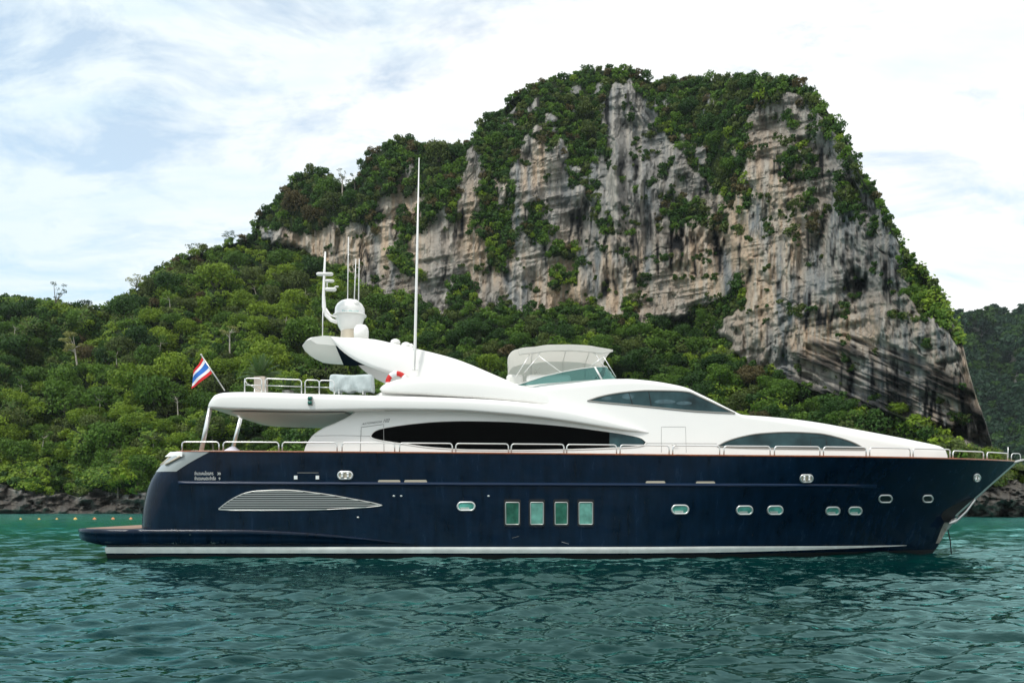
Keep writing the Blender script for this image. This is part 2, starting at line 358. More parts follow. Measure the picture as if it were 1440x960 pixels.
# swim platform and its long blister along the quarters
def make_platform():
    top = table([(-15, .97), (-9, .96), (-7, .88), (-5, .70), (-3.6, .52), (-2.6, .40)])
    def rings(sc=1.0):
        rows = []
        for x in np.concatenate([-14.75 + .9*(1-np.cos(np.linspace(0, math.pi/2, 14))), np.linspace(-13.8, -2.6, 70)]):
            s = min(1, (x + 14.75) / 1.5); H = 3.62 - 1.5*(1 - math.sqrt(1 - (1-s)**2))
            if x > -12.4:
                k = min(1, (x + 12.4) / 9.8); H = max(hb(x, .7) if x > -11.5 else 3.3, 0) + (3.62 - 3.36)*(1 - k**2) - .01
            zt_ = float(top(x)); zb = .42 + .22*max(0, (-13.5 - x)/1.25)
            zb = min(zb, zt_ - .02); c = (zt_ + zb)/2; hh = (zt_ - zb)/2
            d = zt_ - zb; half = [(H - .30, zb), (H - .15, zb + .04*d), (H - .08, zb + .16*d), (H - .045, zb + .45*d), (H - .04, zb + .62*d), (H - .008, zb + .68*d), (H, zb + .76*d), (H, zb + .88*d), (H - .02, zb + .96*d), (H - .07, zt_)]
            ring = [(x, YC - y, z) for y, z in half] + [(x, YC + y, z) for y, z in reversed(half)]
            rows.append(ring)
        return rows
    m = MB(); m.grid(rings(), closed=True, caps=True); m.build('swim_platform', M_NAVY, yacht, auto=60)
    t = MB()
    rows = []
    for x in np.linspace(-14.5, -12.55, 14):
        s = min(1, (x + 14.6)/1.4); H = 3.35 - 1.4*(1 - math.sqrt(max(0, 1-(1-s)**2)))
        rows.append([(x, YC - H, .978), (x, YC + H, .978)])
    t.grid(rows); t.build('platform_planking', M_DECK, yacht, smooth=False)
    t = MB()
    xa, ya, _ = P(233, 741, 29.2)
    t.tube([(xa-.14, ya, 1.06), (xa-.02, ya, .99), (xa+.14, ya, 1.06)], .022); t.build('cleat', M_STEEL, yacht)
make_platform()

# deckhouse / pilothouse body ---------------------------------------------------
BT = [  # px, py of the top line, half breadth, shoulder radius
 (430, 634, 2.80, .02), (431.5, 628, 2.80, .04), (435, 620, 2.81, .06), (442, 610.5, 2.82, .1), (455, 601.5, 2.84, .1), (472, 594, 2.86, .1), (488, 586, 2.88, .1), (500, 578, 2.9, .1),
 (520, 560, 2.92, .12), (545, 545, 2.94, .15), (570, 534, 2.95, .2), (610, 530, 2.95, .25), (700, 535, 2.95, .3), (735, 541, 2.95, .35), (765, 536.5, 2.95, .35), (800, 533, 2.95, .35), (840, 530.8, 2.95, .3),
 (880, 530.6, 2.94, .24), (913, 533.5, 2.92, .18), (948, 539.5, 2.90, .14), (968, 545, 2.88, .1), (976, 549, 2.87, .09), (1000, 561, 2.85, .09), (1030, 576.5, 2.82, .1), (1044, 582.5, 2.80, .14), (1075, 584.5, 2.72, .2),
 (1109, 587, 2.62, .28), (1150, 592, 2.47, .34), (1200, 600.5, 2.25, .4), (1250, 609.8, 2.0, .42), (1290, 618, 1.75, .4), (1312, 623.5, 1.6, .3), (1321, 626.5, 1.5, .22), (1325.5, 631, 1.45, .12), (1327.5, 640, 1.42, .03)]
_bx = [((p[0]-720)*(YC-p[2]+.25)/FPX) for p in BT]
_bz = [CAMZ + (HOR-p[1])*(YC-p[2]+.25)/FPX for p in BT]
b_top = table(list(zip(_bx, _bz))); b_w = table(list(zip(_bx, [p[2] for p in BT]))); b_r = table(list(zip(_bx, [p[3] for p in BT])))
def bb(x, z):
    w = float(b_w(x)) - .10*(z - 3.4); zt_ = float(b_top(x)); r = float(b_r(x))
    if z > zt_ - r:
        k = min(1, (z - (zt_ - r))/r); w -= 1.5*r*(1 - math.sqrt(max(0, 1 - k*k)))
    return w
def make_body():
    xsn = sorted(set([round(v, 4) for v in _bx] + [round(v, 4) for v in np.linspace(_bx[0], _bx[-1], 200)]))
    rows = []
    for x in xsn:
        zt_ = float(b_top(x)); r = float(b_r(x)); z0 = 3.32; half = []
        zt_ = max(zt_, z0 + .03); r = min(r, (zt_ - z0)*.9)
        for z in np.linspace(z0, zt_ - r, 10): half.append((float(b_w(x)) - .10*(z-3.4), z))
        w0 = float(b_w(x)) - .10*(zt_ - r - 3.4)
        for a in np.linspace(0, 90, 9)[1:]: half.append((w0 - 1.5*r*(1-math.cos(R(a))), zt_ - r + r*math.sin(R(a))))
        half.append((w0*.4, zt_ + .05)); 
        rows.append([(x, YC - y, z) for y, z in half] + [(x, YC + y, z) for y, z in reversed(half)])
    m = MB(); m.grid(rows, closed=True, caps=True); return m.build('superstructure', M_WHITE, yacht, auto=55)
make_body()
def loft(name, T, m, mi=None, edge=.3, soff=None, back=True, parent=yacht, n=160, tumb=0.0, aft=None):
    """T rows: px, py_top, py_bottom, half breadth"""
    X = [((p[0]-720)*(YC-p[3])/FPX) for p in T]
    zt_ = table([(x, CAMZ+(HOR-p[1])*(YC-p[3])/FPX) for x, p in zip(X, T)]); zb_ = table([(x, CAMZ+(HOR-p[2])*(YC-p[3])/FPX) for x, p in zip(X, T)])
    w_ = table([(x, p[3]) for x, p in zip(X, T)])
    rows = []
    for x in sorted(set(list(np.linspace(X[0], X[-1], n)) + [X[0] + .6*k*k for k in np.linspace(0, 1, 8)])):
        t, b, w = float(zt_(x)), float(zb_(x)), float(w_(x))
        if aft:
            s = min(1, (x - X[0])/aft); w -= aft*(1 - math.sqrt(max(0, 1-(1-s)**2)))
        r = min(edge, (t-b)*.45); half = [(w - .25, b - 0.0), (w - .06, b), (w - .012, b + min(.03, r*.2)), (w, b + min(.06, r*.4))]
        for a in np.linspace(0, 90, 8): half.append((w - tumb*(t-r-b) - 1.3*r*(1-math.cos(R(a))), t - r + r*math.sin(R(a))))
        half.append((w*.4, t+.02))
        rows.append([(x, YC-y, z) for y, z in half] + [(x, YC+y, z) for y, z in reversed(half)])
    mb = MB(); mb.grid(rows, closed=True, caps=True)
    return mb.build(name, m, parent, auto=50), zt_, zb_, w_
B_T = [(287, 569.5, 571.5, 3.4), (292, 563, 572.3, 3.4), (300, 553.5, 573, 3.4), (312, 550.5, 574, 3.4), (340, 549.5, 575, 3.4), (430, 552, 577, 3.4), (540, 555, 575.5, 3.4), (640, 558, 577, 3.38), (700, 561, 581, 3.34), (760, 567, 587, 3.27), (800, 574, 592.5, 3.2), (850, 587, 600.5, 3.1), (880, 596.5, 605, 3.03), (912, 606.5, 608.5, 2.86)]
_, bzt, bzb, bw_ = loft('flybridge_deck', B_T, M_WHITE, edge=.22, aft=.45)
F_T = [(534, 546, 548, 2.9), (537, 541.5, 550, 3.0), (545, 536.5, 551.5, 3.06), (560, 531, 552.5, 3.1), (590, 527, 554, 3.14), (640, 526, 557, 3.12), (690, 530, 560.5, 3.02), (730, 538, 564, 2.90), (765, 545, 568, 2.80), (800, 552, 572, 2.66)]
loft('flybridge_coaming', F_T, M_WHITE, edge=.34, tumb=.12)
# recessed ceiling panel under the aft overhang
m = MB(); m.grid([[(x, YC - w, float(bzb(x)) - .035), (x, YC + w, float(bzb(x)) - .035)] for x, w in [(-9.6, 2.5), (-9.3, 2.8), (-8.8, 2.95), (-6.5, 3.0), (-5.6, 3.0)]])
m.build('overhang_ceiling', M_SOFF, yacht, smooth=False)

def lid(name, m, ring, parent):
    mb = MB(); c = sum((Vector(p) for p in ring), Vector())/len(ring); n = len(ring)
    mb.add([c] + ring, [(0, 1+k, 1+(k+1) % n) for k in range(n)]); return mb.build(name, m, parent, smooth=False)
# windows -------------------------------------------------------------------
def patch(name, m, top, bot, f, off=.008, n=60, rows=7, parent=yacht):
    tt, bt = table(top), table(bot); a, b = max(top[0][0], bot[0][0]), min(top[-1][0], bot[-1][0]); g = []
    pxs = a + (b - a)*(1 - np.cos(np.linspace(0, math.pi, n)))/2
    for px in pxs:
        t, bo = float(tt(px)), float(bt(px)); bo = max(bo, t + .05)
        g.append([on(f, px, t + (bo - t)*k/(rows-1), off) for k in range(rows)])
    mb = MB(); mb.grid(g); o = mb.build(name, m, parent)
    out = [c[0] for c in g] + [c[-1] for c in reversed(g)]
    return o, out
def seam(name, pts, f, r=.008, m=None, parent=yacht, off=.0):
    mb = MB()
    for line in pts:
        L = []
        for (a, b), (c, d) in zip(line[:-1], line[1:]):
            for k in range(8): L.append(on(f, a+(c-a)*k/8, b+(d-b)*k/8, off))
        L.append(on(f, *line[-1], off)); mb.tube(L, r, 5)
    return mb.build(name, m or M_SEAM, parent)
w1, o1 = patch('saloon_window', M_BLACKG, [(521, 613.5), (523, 609.5), (530, 604.3), (553, 599.2), (584, 595), (617, 592.3), (648, 591.3), (700, 592), (771, 596.5), (842, 604.7), (884, 611.2), (902, 616), (909, 621.5)],
  [(521, 613.5), (524, 616), (532, 618.5), (556, 622.6), (575, 625), (595, 628), (625, 630.5), (660, 632.3), (730, 633), (800, 632), (856, 630), (895, 627.8), (906, 625.5), (909, 621.5)], bb)
MB().tube(o1, .022, 6, closed=True).build('window_frame', M_WHITE, w1)
w2, o2 = patch('pilothouse_window', M_TINT, [(826, 563.5), (842, 558), (860, 554), (885, 550.6), (913, 549), (945, 549.4), (967, 551), (985, 558.5), (1010, 570), (1033, 580.8)],
  [(826, 563.5), (842, 565.3), (880, 568.8), (913, 572), (984, 578.6), (1033, 581)], bb)
MB().tube(o2, .028, 6, closed=True).build('window_frame', M_GREY, w2)
for _l in ([(884, 551), (890, 570)], [(912, 549), (916, 572)]): seam('mullion', [_l], bb, .02, M_DARK, w2)
w3, o3 = patch('cabin_window', M_TINT, [(1009, 627), (1020, 621), (1040, 614.5), (1068, 609.4), (1109, 607.3), (1151, 609.2), (1179, 615), (1201, 622.5), (1217, 631.4)],
  [(1009, 627.5), (1040, 629), (1120, 630.6), (1217, 631.8)], bb)
MB().tube(o3, .025, 6, closed=True).build('window_frame', M_GREY, w3)
for _px, _py, _ww, _hh in ((853, 560.5, 14, 6), (883, 558, 17, 9), (935, 565, 30, 7), (962, 567, 22, 6)): lid('seat_behind_glass', M_INSIDE, [on(bb, _px + _ww/2*math.cos(a), _py - _hh/2*math.sin(a)*(1 if math.sin(a) > 0 else .7), .012) for a in np.linspace(0, 2*math.pi, 17)[:-1]], w2)
patch('forward_pane', M_TINT, [(857, 607.5), (884, 612), (901, 617), (906.5, 621.5)], [(857, 629), (890, 627), (903, 625), (906.5, 622)], bb, .011, 20, 4, w1)
seam('opening_pane', [[(1140, 629.5), (1140, 615), (1161, 615), (1163, 629.5)]], bb, .014, M_DARK, w3)
m = MB(); g = []
for x in np.linspace(float(np.interp(984, [p[0] for p in BT], _bx)), float(np.interp(1033, [p[0] for p in BT], _bx)), 8):
    g.append([(x, YC + w*2.05, float(b_top(x)) + .012 + (.05*(1-abs(w))/.6 if abs(w) > .4 else .05)) for w in np.linspace(-1, 1, 13)])
m.grid(g); m.build('windscreen', M_TINT, yacht)
o, _ = patch('air_slot', M_DARK, [(541, 573.8), (578, 573.8)], [(541, 577.4), (578, 577.2)], lambda x, z: bb(x, z)+.31, .0, 4, 3)
seam('side_door', [[(506.5, 636), (508, 600.5), (539.5, 596.3), (540, 636)]], bb, .011).location.y -= .004
seam('deck_door', [[(930, 636), (930, 600), (964, 600), (965, 636)]], bb, .007)
for _l in ([(437, 612.5), (480, 612), (521, 613)], [(910, 623), (1008, 623.5)]): seam('moulding', [_l], bb, .009)
m = MB(); p = on(bb, 948, 627, .02); m.tube([(p[0]-.09, p[1]-.03, p[2]+.03), (p[0], p[1]-.05, p[2]+.06), (p[0]+.09, p[1]-.03, p[2]+.03)], .015); m.build('door_handle', M_STEEL, yacht)

# hull fittings ---------------------------------------------------------------
def oval(px, py, w, h, f, off, n=28, pw=1.0):
    """rounded-rectangle outline on the hull, w,h in photo pixels"""
    pts = []; r = h/2*pw
    for k in range(n):
        a = 2*math.pi*k/n; cx = (w/2 - r)*(1 if math.cos(a) > 0 else -1); cz = (h/2 - r)*(1 if math.sin(a) > 0 else -1)
        pts.append((px + cx + r*math.cos(a), py - cz - r*math.sin(a)))
    return [on(f, a, b, off) for a, b in pts]
M_PDARK = mat('dark_porthole_glass', (0.012, 0.022, 0.024), rough=.06)
def porthole(px, py, w, h, glass):
    fr = MB().tube(oval(px, py, w, h, hb, .006), .032, 6, closed=True).build('porthole', M_STEEL, yacht)
    lid('porthole_glass', glass, oval(px, py, w, h, hb, .007), fr)
    if glass is M_PORT:     # drawn blind edge seen inside the glass
        lid('blind', M_CANVAS, [on(hb, a, b, .011) for a, b in ((px-w*.36, py+h*.12), (px+w*.18, py+h*.12), (px+w*.20, py+h*.40), (px-w*.30, py+h*.40))], fr)
for a in ((655.5, 711.5, 24, 11.5), (956.5, 716, 23, 12), (1047, 717, 22, 11.5), (1090, 717, 21, 11.5), (1171, 718, 19, 10.5), (1202.5, 718, 18, 10.5)): porthole(*a, M_PORT)
porthole(1245, 701, 18, 10, M_PDARK); porthole(1304.5, 701, 14, 9.5, M_PDARK)
M_PG2 = mat('green_pane_glass', (0.025, 0.11, 0.075), rough=.06, var=.5, vscale=4)
M_PG3 = mat('pale_pane_glass', (0.12, 0.30, 0.25), rough=.06, var=.35, vscale=4)
for px, w, g in ((720.5, 19, M_PG2), (755, 18, M_PG3), (789.2, 17.5, M_PG2), (823.7, 19, M_PG3)):
    rec = lid('hull_window', M_DARK, oval(px, 720.5, w + 5, 38, hb, .004, pw=.15), yacht)
    MB().tube(oval(px, 721.5, w, 31, hb, .009, pw=.12), .02, 6, closed=True).build('window_frame', M_SATIN, rec)
    lid('window_pane', g, oval(px, 721.5, w, 31, hb, .010, pw=.12), rec)
    MB().tube([on(hb, px-w/2-1, 740.5, .012), on(hb, px+w/2+1, 740.5, .012)], .02, 6).build('sill', M_NAVY, rec)
for px, py, w in ((485.5, 668, 20), (1134, 672.5, 17), (1373.5, 671.5, 9)):
    fr = MB().tube(oval(px, py, w, 10, hb, .01), .035, 6, closed=True).build('fairlead', M_STEEL, yacht)
    lid('fairlead_back', M_CREAM, oval(px, py, w, 10, hb, .006), fr)
    for s in (-1, 1):
        p = on(hb, px + s*w*.2, py, .03); MB().lathe((p[0], p[1], p[2]-.08), [(.01, 0), (.06, 0), (.035, .05), (.035, .11), (.06, .16), (.01, .16)], 12).build('roller', M_STEEL, fr)
for a, b, y in ((531.5, 563, 677), (568.5, 600.5, 677), (908, 935.5, 678.5), (978.5, 1005.5, 679)):
    lid('hull_vent', M_CREAM, oval((a+b)/2, y, b-a, 5, hb, .006), yacht)
for px in (416, 446.5):
    p = on(hb, px, 671, .01); MB().box(p, (.11, .03, .12)).build('hatch_latch', M_STEEL, yacht, smooth=False)
seam('hatch_seam', [[(418, 664.5), (448, 664.5)]], hb, .008, M_GREY)
for px, py in ((554, 697), (564.3, 697), (687, 697), (503.5, 727)):
    p = on(hb, px, py, .01); MB().lathe((p[0], p[1], p[2]-.03), [(.005, 0), (.035, .01), (.045, .03), (.035, .05), (.005, .06)], 10).build('drain_fitting', M_STEEL, yacht)
def louvre():
    top = [(308, 715), (318, 707), (332, 698.5), (345, 693), (362, 690), (400, 688.8), (450, 693.5), (500, 702), (530, 708), (537, 710)]
    bot = [(308, 716), (330, 717.3), (420, 717), (500, 714), (530, 711.5), (537, 710.3)]
    o, out = patch('engine_vent', M_DARK, top, bot, hb, .005, 70)
    MB().tube(out, .02, 6, closed=True).build('vent_rim', M_SATIN, o)
    tt, bt = table(top), table(bot); mb = MB()
    for k in range(9):
        y = 691.2 + k*3.05; ok = [px for px in np.linspace(309, 536, 200) if tt(px) + .6 < y < bt(px) - .4]
        if len(ok) > 3:
            L = [on(hb, px, y, .012) for px in np.linspace(ok[0], ok[-1], 24)]
            mb.grid([[(a, b - .014, c + .016), (a, b + .005, c + .018), (a, b + .005, c - .012), (a, b - .012, c - .014)] for a, b, c in L], closed=True, caps=True)
    mb.build('vent_louvres', M_SATIN, o, smooth=False)
louvre()
seam('scratch', [[(790, 761.5), (800, 764.5)]], hb, .006, M_SATIN); seam('scratch', [[(720, 756), (730, 753.5)]], hb, .004, M_GREY)
# silver mooring corner at the stern with roller fairlead
M_SILVER = mat('silver_gelcoat', (0.30, 0.33, 0.33), rough=.3, coat=.4)
def corner():
    def hs(x, z): return hb(x, z)
    rows = []
    for t in np.linspace(0, 1, 12):
        l = []
        zz = 2.86 + .66*t
        for k in np.linspace(0, 1, 14):
            x0 = float(xt(zz)); x1 = x0 + 1.0 + .45*t
            x = x0 + (x1-x0)*k**1.6; l.append((x, YC - hb(x, zz) - .012, zz))
        rows.append(l)
    c = MB().grid(rows).build('stern_corner', M_SILVER, yacht)
    l = []
    for k, (t, u) in enumerate(((.35, .05), (.78, .12), (.74, .72), (.35, .60))):
        zz = 2.86+.66*t; x0 = float(xt(zz)); x = x0 + (1.0+.45*t)*u**1.6; l.append((x - .04, YC - hb(x, zz) - .07, zz))
    lid('mooring_opening', M_DARK, l, c)
    for q in (.15, .5, .85):
        a = Vector(l[0]).lerp(Vector(l[3]), q); b = Vector(l[1]).lerp(Vector(l[2]), q)
        MB().tube([a + Vector((0, -.03, 0)), b + Vector((0, -.03, 0))], .035, 8).build('roller', M_CREAM, c)
    MB().grid([[tuple(Vector(l[1]) + Vector((-.12, -.02, .0))), tuple(Vector(l[2]) + Vector((0, -.02, 0)))], [tuple(Vector(l[1]) + Vector((.05, -.01, .16))), tuple(Vector(l[2]) + Vector((.0, -.01, .16)))]]).build('corner_plate', M_WHITE, c, smooth=False)
corner()

# rails ------------------------------------------------------------------------
def hoop_path(a, b, h, rad=.1, n=6):
    a, b = Vector(a), Vector(b); d = (b-a).normalized(); up = Vector((0, 0, h)); L = [a]
    for k in range(n+1):
        t = k/n*math.pi/2; L.append(a + up - Vector((0, 0, rad)) + d*rad*(1-math.cos(t)) + Vector((0, 0, rad))*math.sin(t))
    for k in range(n+1):
        t = (1-k/n)*math.pi/2; L.append(b + up - Vector((0, 0, rad)) - d*rad*(1-math.cos(t)) + Vector((0, 0, rad))*math.sin(t))
    return L + [b]
for a, b in ((256, 308), (314, 392), (397, 474), (481, 555), (562, 636), (641, 715), (719, 793), (797, 867), (872, 941), (946, 1012), (1018, 1083), (1089, 1153), (1158, 1218), (1223, 1280), (1284, 1336), (1340, 1383), (1388, 1417)):
    q = []
    for px in (a, b):
        p = on(lambda x, z: hb(min(x, 18.2), 3.38) - .1, px, 640, 0); q.append((p[0], p[1], float(sheer(p[0])) + .02))
    MB().tube(hoop_path(q[0], q[1], .30 if a < 1300 else .26), .023, 7).build('deck_rail', M_STEEL, yacht)
for a, b, w in ((344, 368, 3.2), (373, 424, 3.2), (429, 449, 3.2), (449, 470, 3.2)):
    pa, pb = P(a, 0, YC-w), P(b, 0, YC-w); za, zb2 = float(bzt(pa[0])), float(bzt(pb[0]))
    mb = MB(); mb.tube(hoop_path((pa[0], pa[1], za-.05), (pb[0], pb[1], zb2-.05), .50), .02, 7)
    mb.tube([(pa[0], pa[1], za+.22), (pb[0], pb[1], zb2+.22)], .014, 6); mb.build('flybridge_rail', M_STEEL, yacht)
for sx in (-1,):   # athwartship and far side rail of the upper deck
    xa = P(344, 0, YC-3.2)[0]; z = float(bzt(xa))
    mb = MB(); mb.tube([(xa, YC-3.2, z+.42), (xa-.25, YC-2.2, z+.43), (xa-.35, YC, z+.43), (xa-.25, YC+2.2, z+.43), (xa, YC+3.2, z+.42), (xa+3.6, YC+3.2, z+.42)], .018, 7)
    for y in (-1.1, 1.1): mb.tube([(xa-.3, YC+y, z-.05), (xa-.3, YC+y, z+.42)], .015, 6)
    for k in range(5): mb.tube([(xa+.9*k, YC+3.2, z-.05), (xa+.9*k, YC+3.2, z+.42)], .015, 6)
    mb.build('flybridge_rail', M_STEEL, yacht)
# overhang pillars
for (a, b), (c, d), Y in (((296, 572), (283, 634), 28.6), ((339.5, 584), (327, 632), 33.6)):
    p, q = P(a, b, Y), P(c, d, Y); MB().tube([p, q], .075, 12).build('pillar', M_STEEL, yacht)
# nav light
p = on(lambda x, z: 3.4, 436.5, 563.5, .0); n_ = MB(); n_.box((p[0], p[1]-.02, p[2]), (.15, .08, .30)); nl = n_.build('navigation_light', M_GREY, yacht, smooth=False, bevel=.02)
for dz in (-.07, .075): MB().lathe((p[0], p[1]-.07, p[2]+dz-.055), [(.01, 0), (.07, .01), (.075, .055), (.07, .10), (.01, .11)], 14).build('lens', M_GREEN, nl)

# radar arch -------------------------------------------------------------------
def fin(Ynear, sgn):
    top = [(463.5, 471.5), (490, 472), (520, 474), (552, 480.5), (584, 488), (612, 495), (640, 503), (665, 512.5), (689, 523), (712, 533), (737, 544)]
    bot = [(463.5, 471.6), (466, 477), (473, 486), (484, 495.5), (498, 504.5), (516, 513), (536, 520.5), (560, 528), (590, 538), (737, 552)]
    tt, bt = table(top), table(bot); rows = []; 
    for px in np.concatenate([463.5 + 20*np.linspace(0, 1, 14)**2, np.linspace(486, 737, 60)]):
        t, b = float(tt(px)), max(float(bt(px)), float(tt(px)) + .4); x, _, z1 = P(px, t, 29.0); _, _, z0 = P(px, b, 29.0); z0 = min(z0, z1-.01)
        hh = z1 - z0; r = min(.12, hh*.45); ring = []
        def lean(z): return 29.0 + .12*(z - 5.8)
        th = .34
        for k in np.linspace(-90, 90, 7): ring.append((lean(z1) + r - r*math.cos(R(k)) if k > 0 else lean(z0) + r - r*math.cos(R(k)), (z1 - r if k > 0 else z0 + r) + r*math.sin(R(k))))
        ring += [(lean(z1) + th, z1), (lean(z0) + th, z0)]
        rows.append([(x, (y if sgn < 0 else 2*YC - y), z) for y, z in ring])
    return MB().grid(rows, closed=True, caps=True)
arch = thing('radar_arch', None, None); arch.parent = yacht; del arch
for o in [o for o in bpy.data.objects if o.name == 'radar_arch']: bpy.data.objects.remove(o)
fin(29, -1).build('arch_fin', M_WHITE, yacht, auto=50); fin(29, 1).build('arch_fin', M_WHITE, yacht, auto=50)
def slab():
    # cross wing between the fins: rounded aft edge, dark panel let into its underside
    rows = []
    for y, xa in ((-2.14, -6.95), (-2.05, -7.05), (-1.8, -7.2), (-1, -7.5), (0, -7.65), (1, -7.7), (1.8, -7.6), (2.05, -7.4), (2.14, -7.2)):
        prof = [(xa, 7.44), (xa + .10, 7.53), (xa + .5, 7.58), (-6.0, 7.54), (-4.6, 7.38), (-4.6, 7.24), (-6.1, 7.24), (xa + .22, 7.30)]
        rows.append([(x, YC + y, z) for x, z in prof])
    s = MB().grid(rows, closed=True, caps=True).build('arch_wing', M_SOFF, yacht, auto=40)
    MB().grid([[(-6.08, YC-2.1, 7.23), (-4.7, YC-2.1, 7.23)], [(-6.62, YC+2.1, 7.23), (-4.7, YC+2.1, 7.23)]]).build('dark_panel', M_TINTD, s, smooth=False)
    for y in (-1.6, -.6, .6, 1.6):
        MB().lathe((-5.7, YC+y, 7.20), [(.01, 0), (.06, 0), (.07, .03), (.01, .03)], 12).build('downlight', M_STEEL, s)
slab()
# satellite dome, radar, mast, aerials
dx_, _, dz_ = P(492, 444, YC)
d = MB().lathe((dx_, YC, dz_), [(.30, -.62), (.42, -.42), (.52, -.12), (.565, -.02), (.565, .06), (.54, .07), (.55, .12), (.535, .28), (.46, .42), (.33, .53), (.17, .59), (.01, .61)], 40).build('satellite_dome', M_WHITE, yacht)
MB().lathe((dx_, YC, dz_), [(.54, -.035), (.60, -.03), (.61, .0), (.60, .03), (.54, .035)], 40).build('dome_band', M_SOFF, d)
MB().lathe((dx_+.02, YC, 7.4), [(.42, 0), (.38, .15), (.34, dz_-7.4-.5), (.3, dz_-7.4-.4)], 28).build('dome_pedestal', M_CREAM, d)
x2, _, z2 = P(508, 458, 30.8)
MB().lathe((x2, 30.8, z2-.5), [(.26, 0), (.27, .3), (.25, .42), (.17, .52), (.01, .56)], 24).build('small_dome', M_WHITE, yacht)
x2, _, z2 = P(500, 424, 31.2); MB().lathe((x2, 31.2, z2-.18), [(.13, 0), (.15, .12), (.12, .2), (.01, .26)], 18).build('gps_dome', M_WHITE, yacht)
m = MB(); pp = lambda px, py, Y=30.6: P(px, py, Y)
m.tube([pp(474, 453), pp(466, 450), pp(459, 443), pp(455.5, 432), pp(455, 415), pp(456, 385), pp(457.5, 354)], [.07, .075, .08, .075, .055, .045, .03], 10)
m.tube([pp(474, 446), pp(464, 443), pp(458, 434)], .04, 8)
mst = m.build('mast', M_WHITE, yacht)
for a, b, y, r in ((445, 468.5, 385, .07), (457, 470, 394.5, .06), (457, 473, 406.5, .075)):
    MB().tube([pp(a, y), pp(a+2, y+.3), pp(b-2, y+.6), pp(b, y+.5)], [r*.5, r, r, r*.5], 8).build('mast_arm', M_SOFF, mst)
m = MB(); m.tube([pp(460, 396), pp(460, 405)], .02); m.build('strut', M_SOFF, mst); m = MB(); m.tube([pp(470, 405), pp(472, 403), pp(476, 403)], .03, 6); m.build('anemometer', M_SOFF, mst)
MB().tube([P(453.5, 472.5, 29.6), P(453.8, 450, 29.6), P(454.5, 430, 29.6)], .018, 6).build('aerial', M_WHITE, yacht)
for (a, b), (c, d_), r, Y in (((488.8, 422), (490, 333), .016, 31.6), ((498.2, 421), (500.5, 364), .018, 32.2), ((504.2, 422), (505.2, 364), .018, 32.0)):
    MB().tube([P(a, b, Y), P(c, d_, Y)], [r*1.3, r*.8], 6).build('aerial', M_WHITE, yacht)
m = MB(); m.tube([P(583.2, 521, 28.9), P(583.6, 490, 28.9), P(586.5, 360, 28.9), P(589.3, 222, 28.9)], [.022, .05, .042, .014], 8); wa = m.build('whip_aerial', M_WHITE, yacht)
for y in (491, 520): MB().tube([P(580, y, 28.92), P(587.5, y, 28.92)], .02, 6).build('bracket', M_STEEL, wa)
for px, py, w in ((556, 480, .17), (571, 484.5, .17), (578, 486.5, .1)):
    x2, _, z2 = P(px, py, 29.6); MB().lathe((x2, 29.6, z2-.1), [(w, 0), (w, .08), (w*.85, .14), (w*.4, .18), (.01, .19)], 18).build('small_dome', M_WHITE, yacht)

# flybridge windscreen -----------------------------------------------------------
def fly_screen():
    path = [(728, 541.5, 541, 2.72), (745, 540.5, 536, 2.7), (770, 538, 528.5, 2.68), (800, 535.4, 522, 2.65), (825, 533.6, 517.6, 2.6), (846, 532.4, 515, 2.5), (862, 532, 514.3, 2.3), (872, 531.5, 514.2, 2.0), (878, 531, 514.3, 1.5), (880, 530, 514.5, .8), (881, 530, 514.5, 0)]
    rows = []
    for px, pb, pt, w in path:
        lean = .22*max(0, min(1, (pb-pt)/16)); Y = YC - w
        x0, _, z0 = P(px, pb + .8, Y) if w > 2.2 else (rows[-1][0][0] + (.2 if w > 1.2 else .06), 0, rows[-1][0][2])
        z1 = z0 + max(.02, (pb - pt + .8)*Y/FPX) if w > 2.2 else rows[-1][1][2]
        x1 = x0 - (lean if w > 2.2 else min(.55, .22+(2.3-w)*.4)); rows.append([(x0, Y, z0), (x1, Y + lean*.6, z1)])
    rows += [[(a[0], 2*YC - a[1], a[2]) for a in r] for r in reversed(rows[:-1])]
    g = MB().grid(rows).build('flybridge_windscreen', M_CLEAR, yacht)
    MB().tube([r[1] for r in rows], .02, 6).build('screen_rim', M_SOFF, g)
    for i in (5, len(rows)-6): MB().tube([rows[i][0], rows[i][1]], .035, 6).build('screen_post', M_WHITE, g)
    return rows
fs = fly_screen()
# seats and console on the flybridge
m = MB(); m.box((1.3, YC, 5.98), (1.6, 2.6, .8)); m.build('helm_console', M_WHITE, yacht, bevel=.15)
for _y in (-.9, .9): m = MB(); m.box((.1, YC+_y, 5.95), (.6, .7, .9)); m.build('helm_seat', M_SOFF, yacht, bevel=.12)
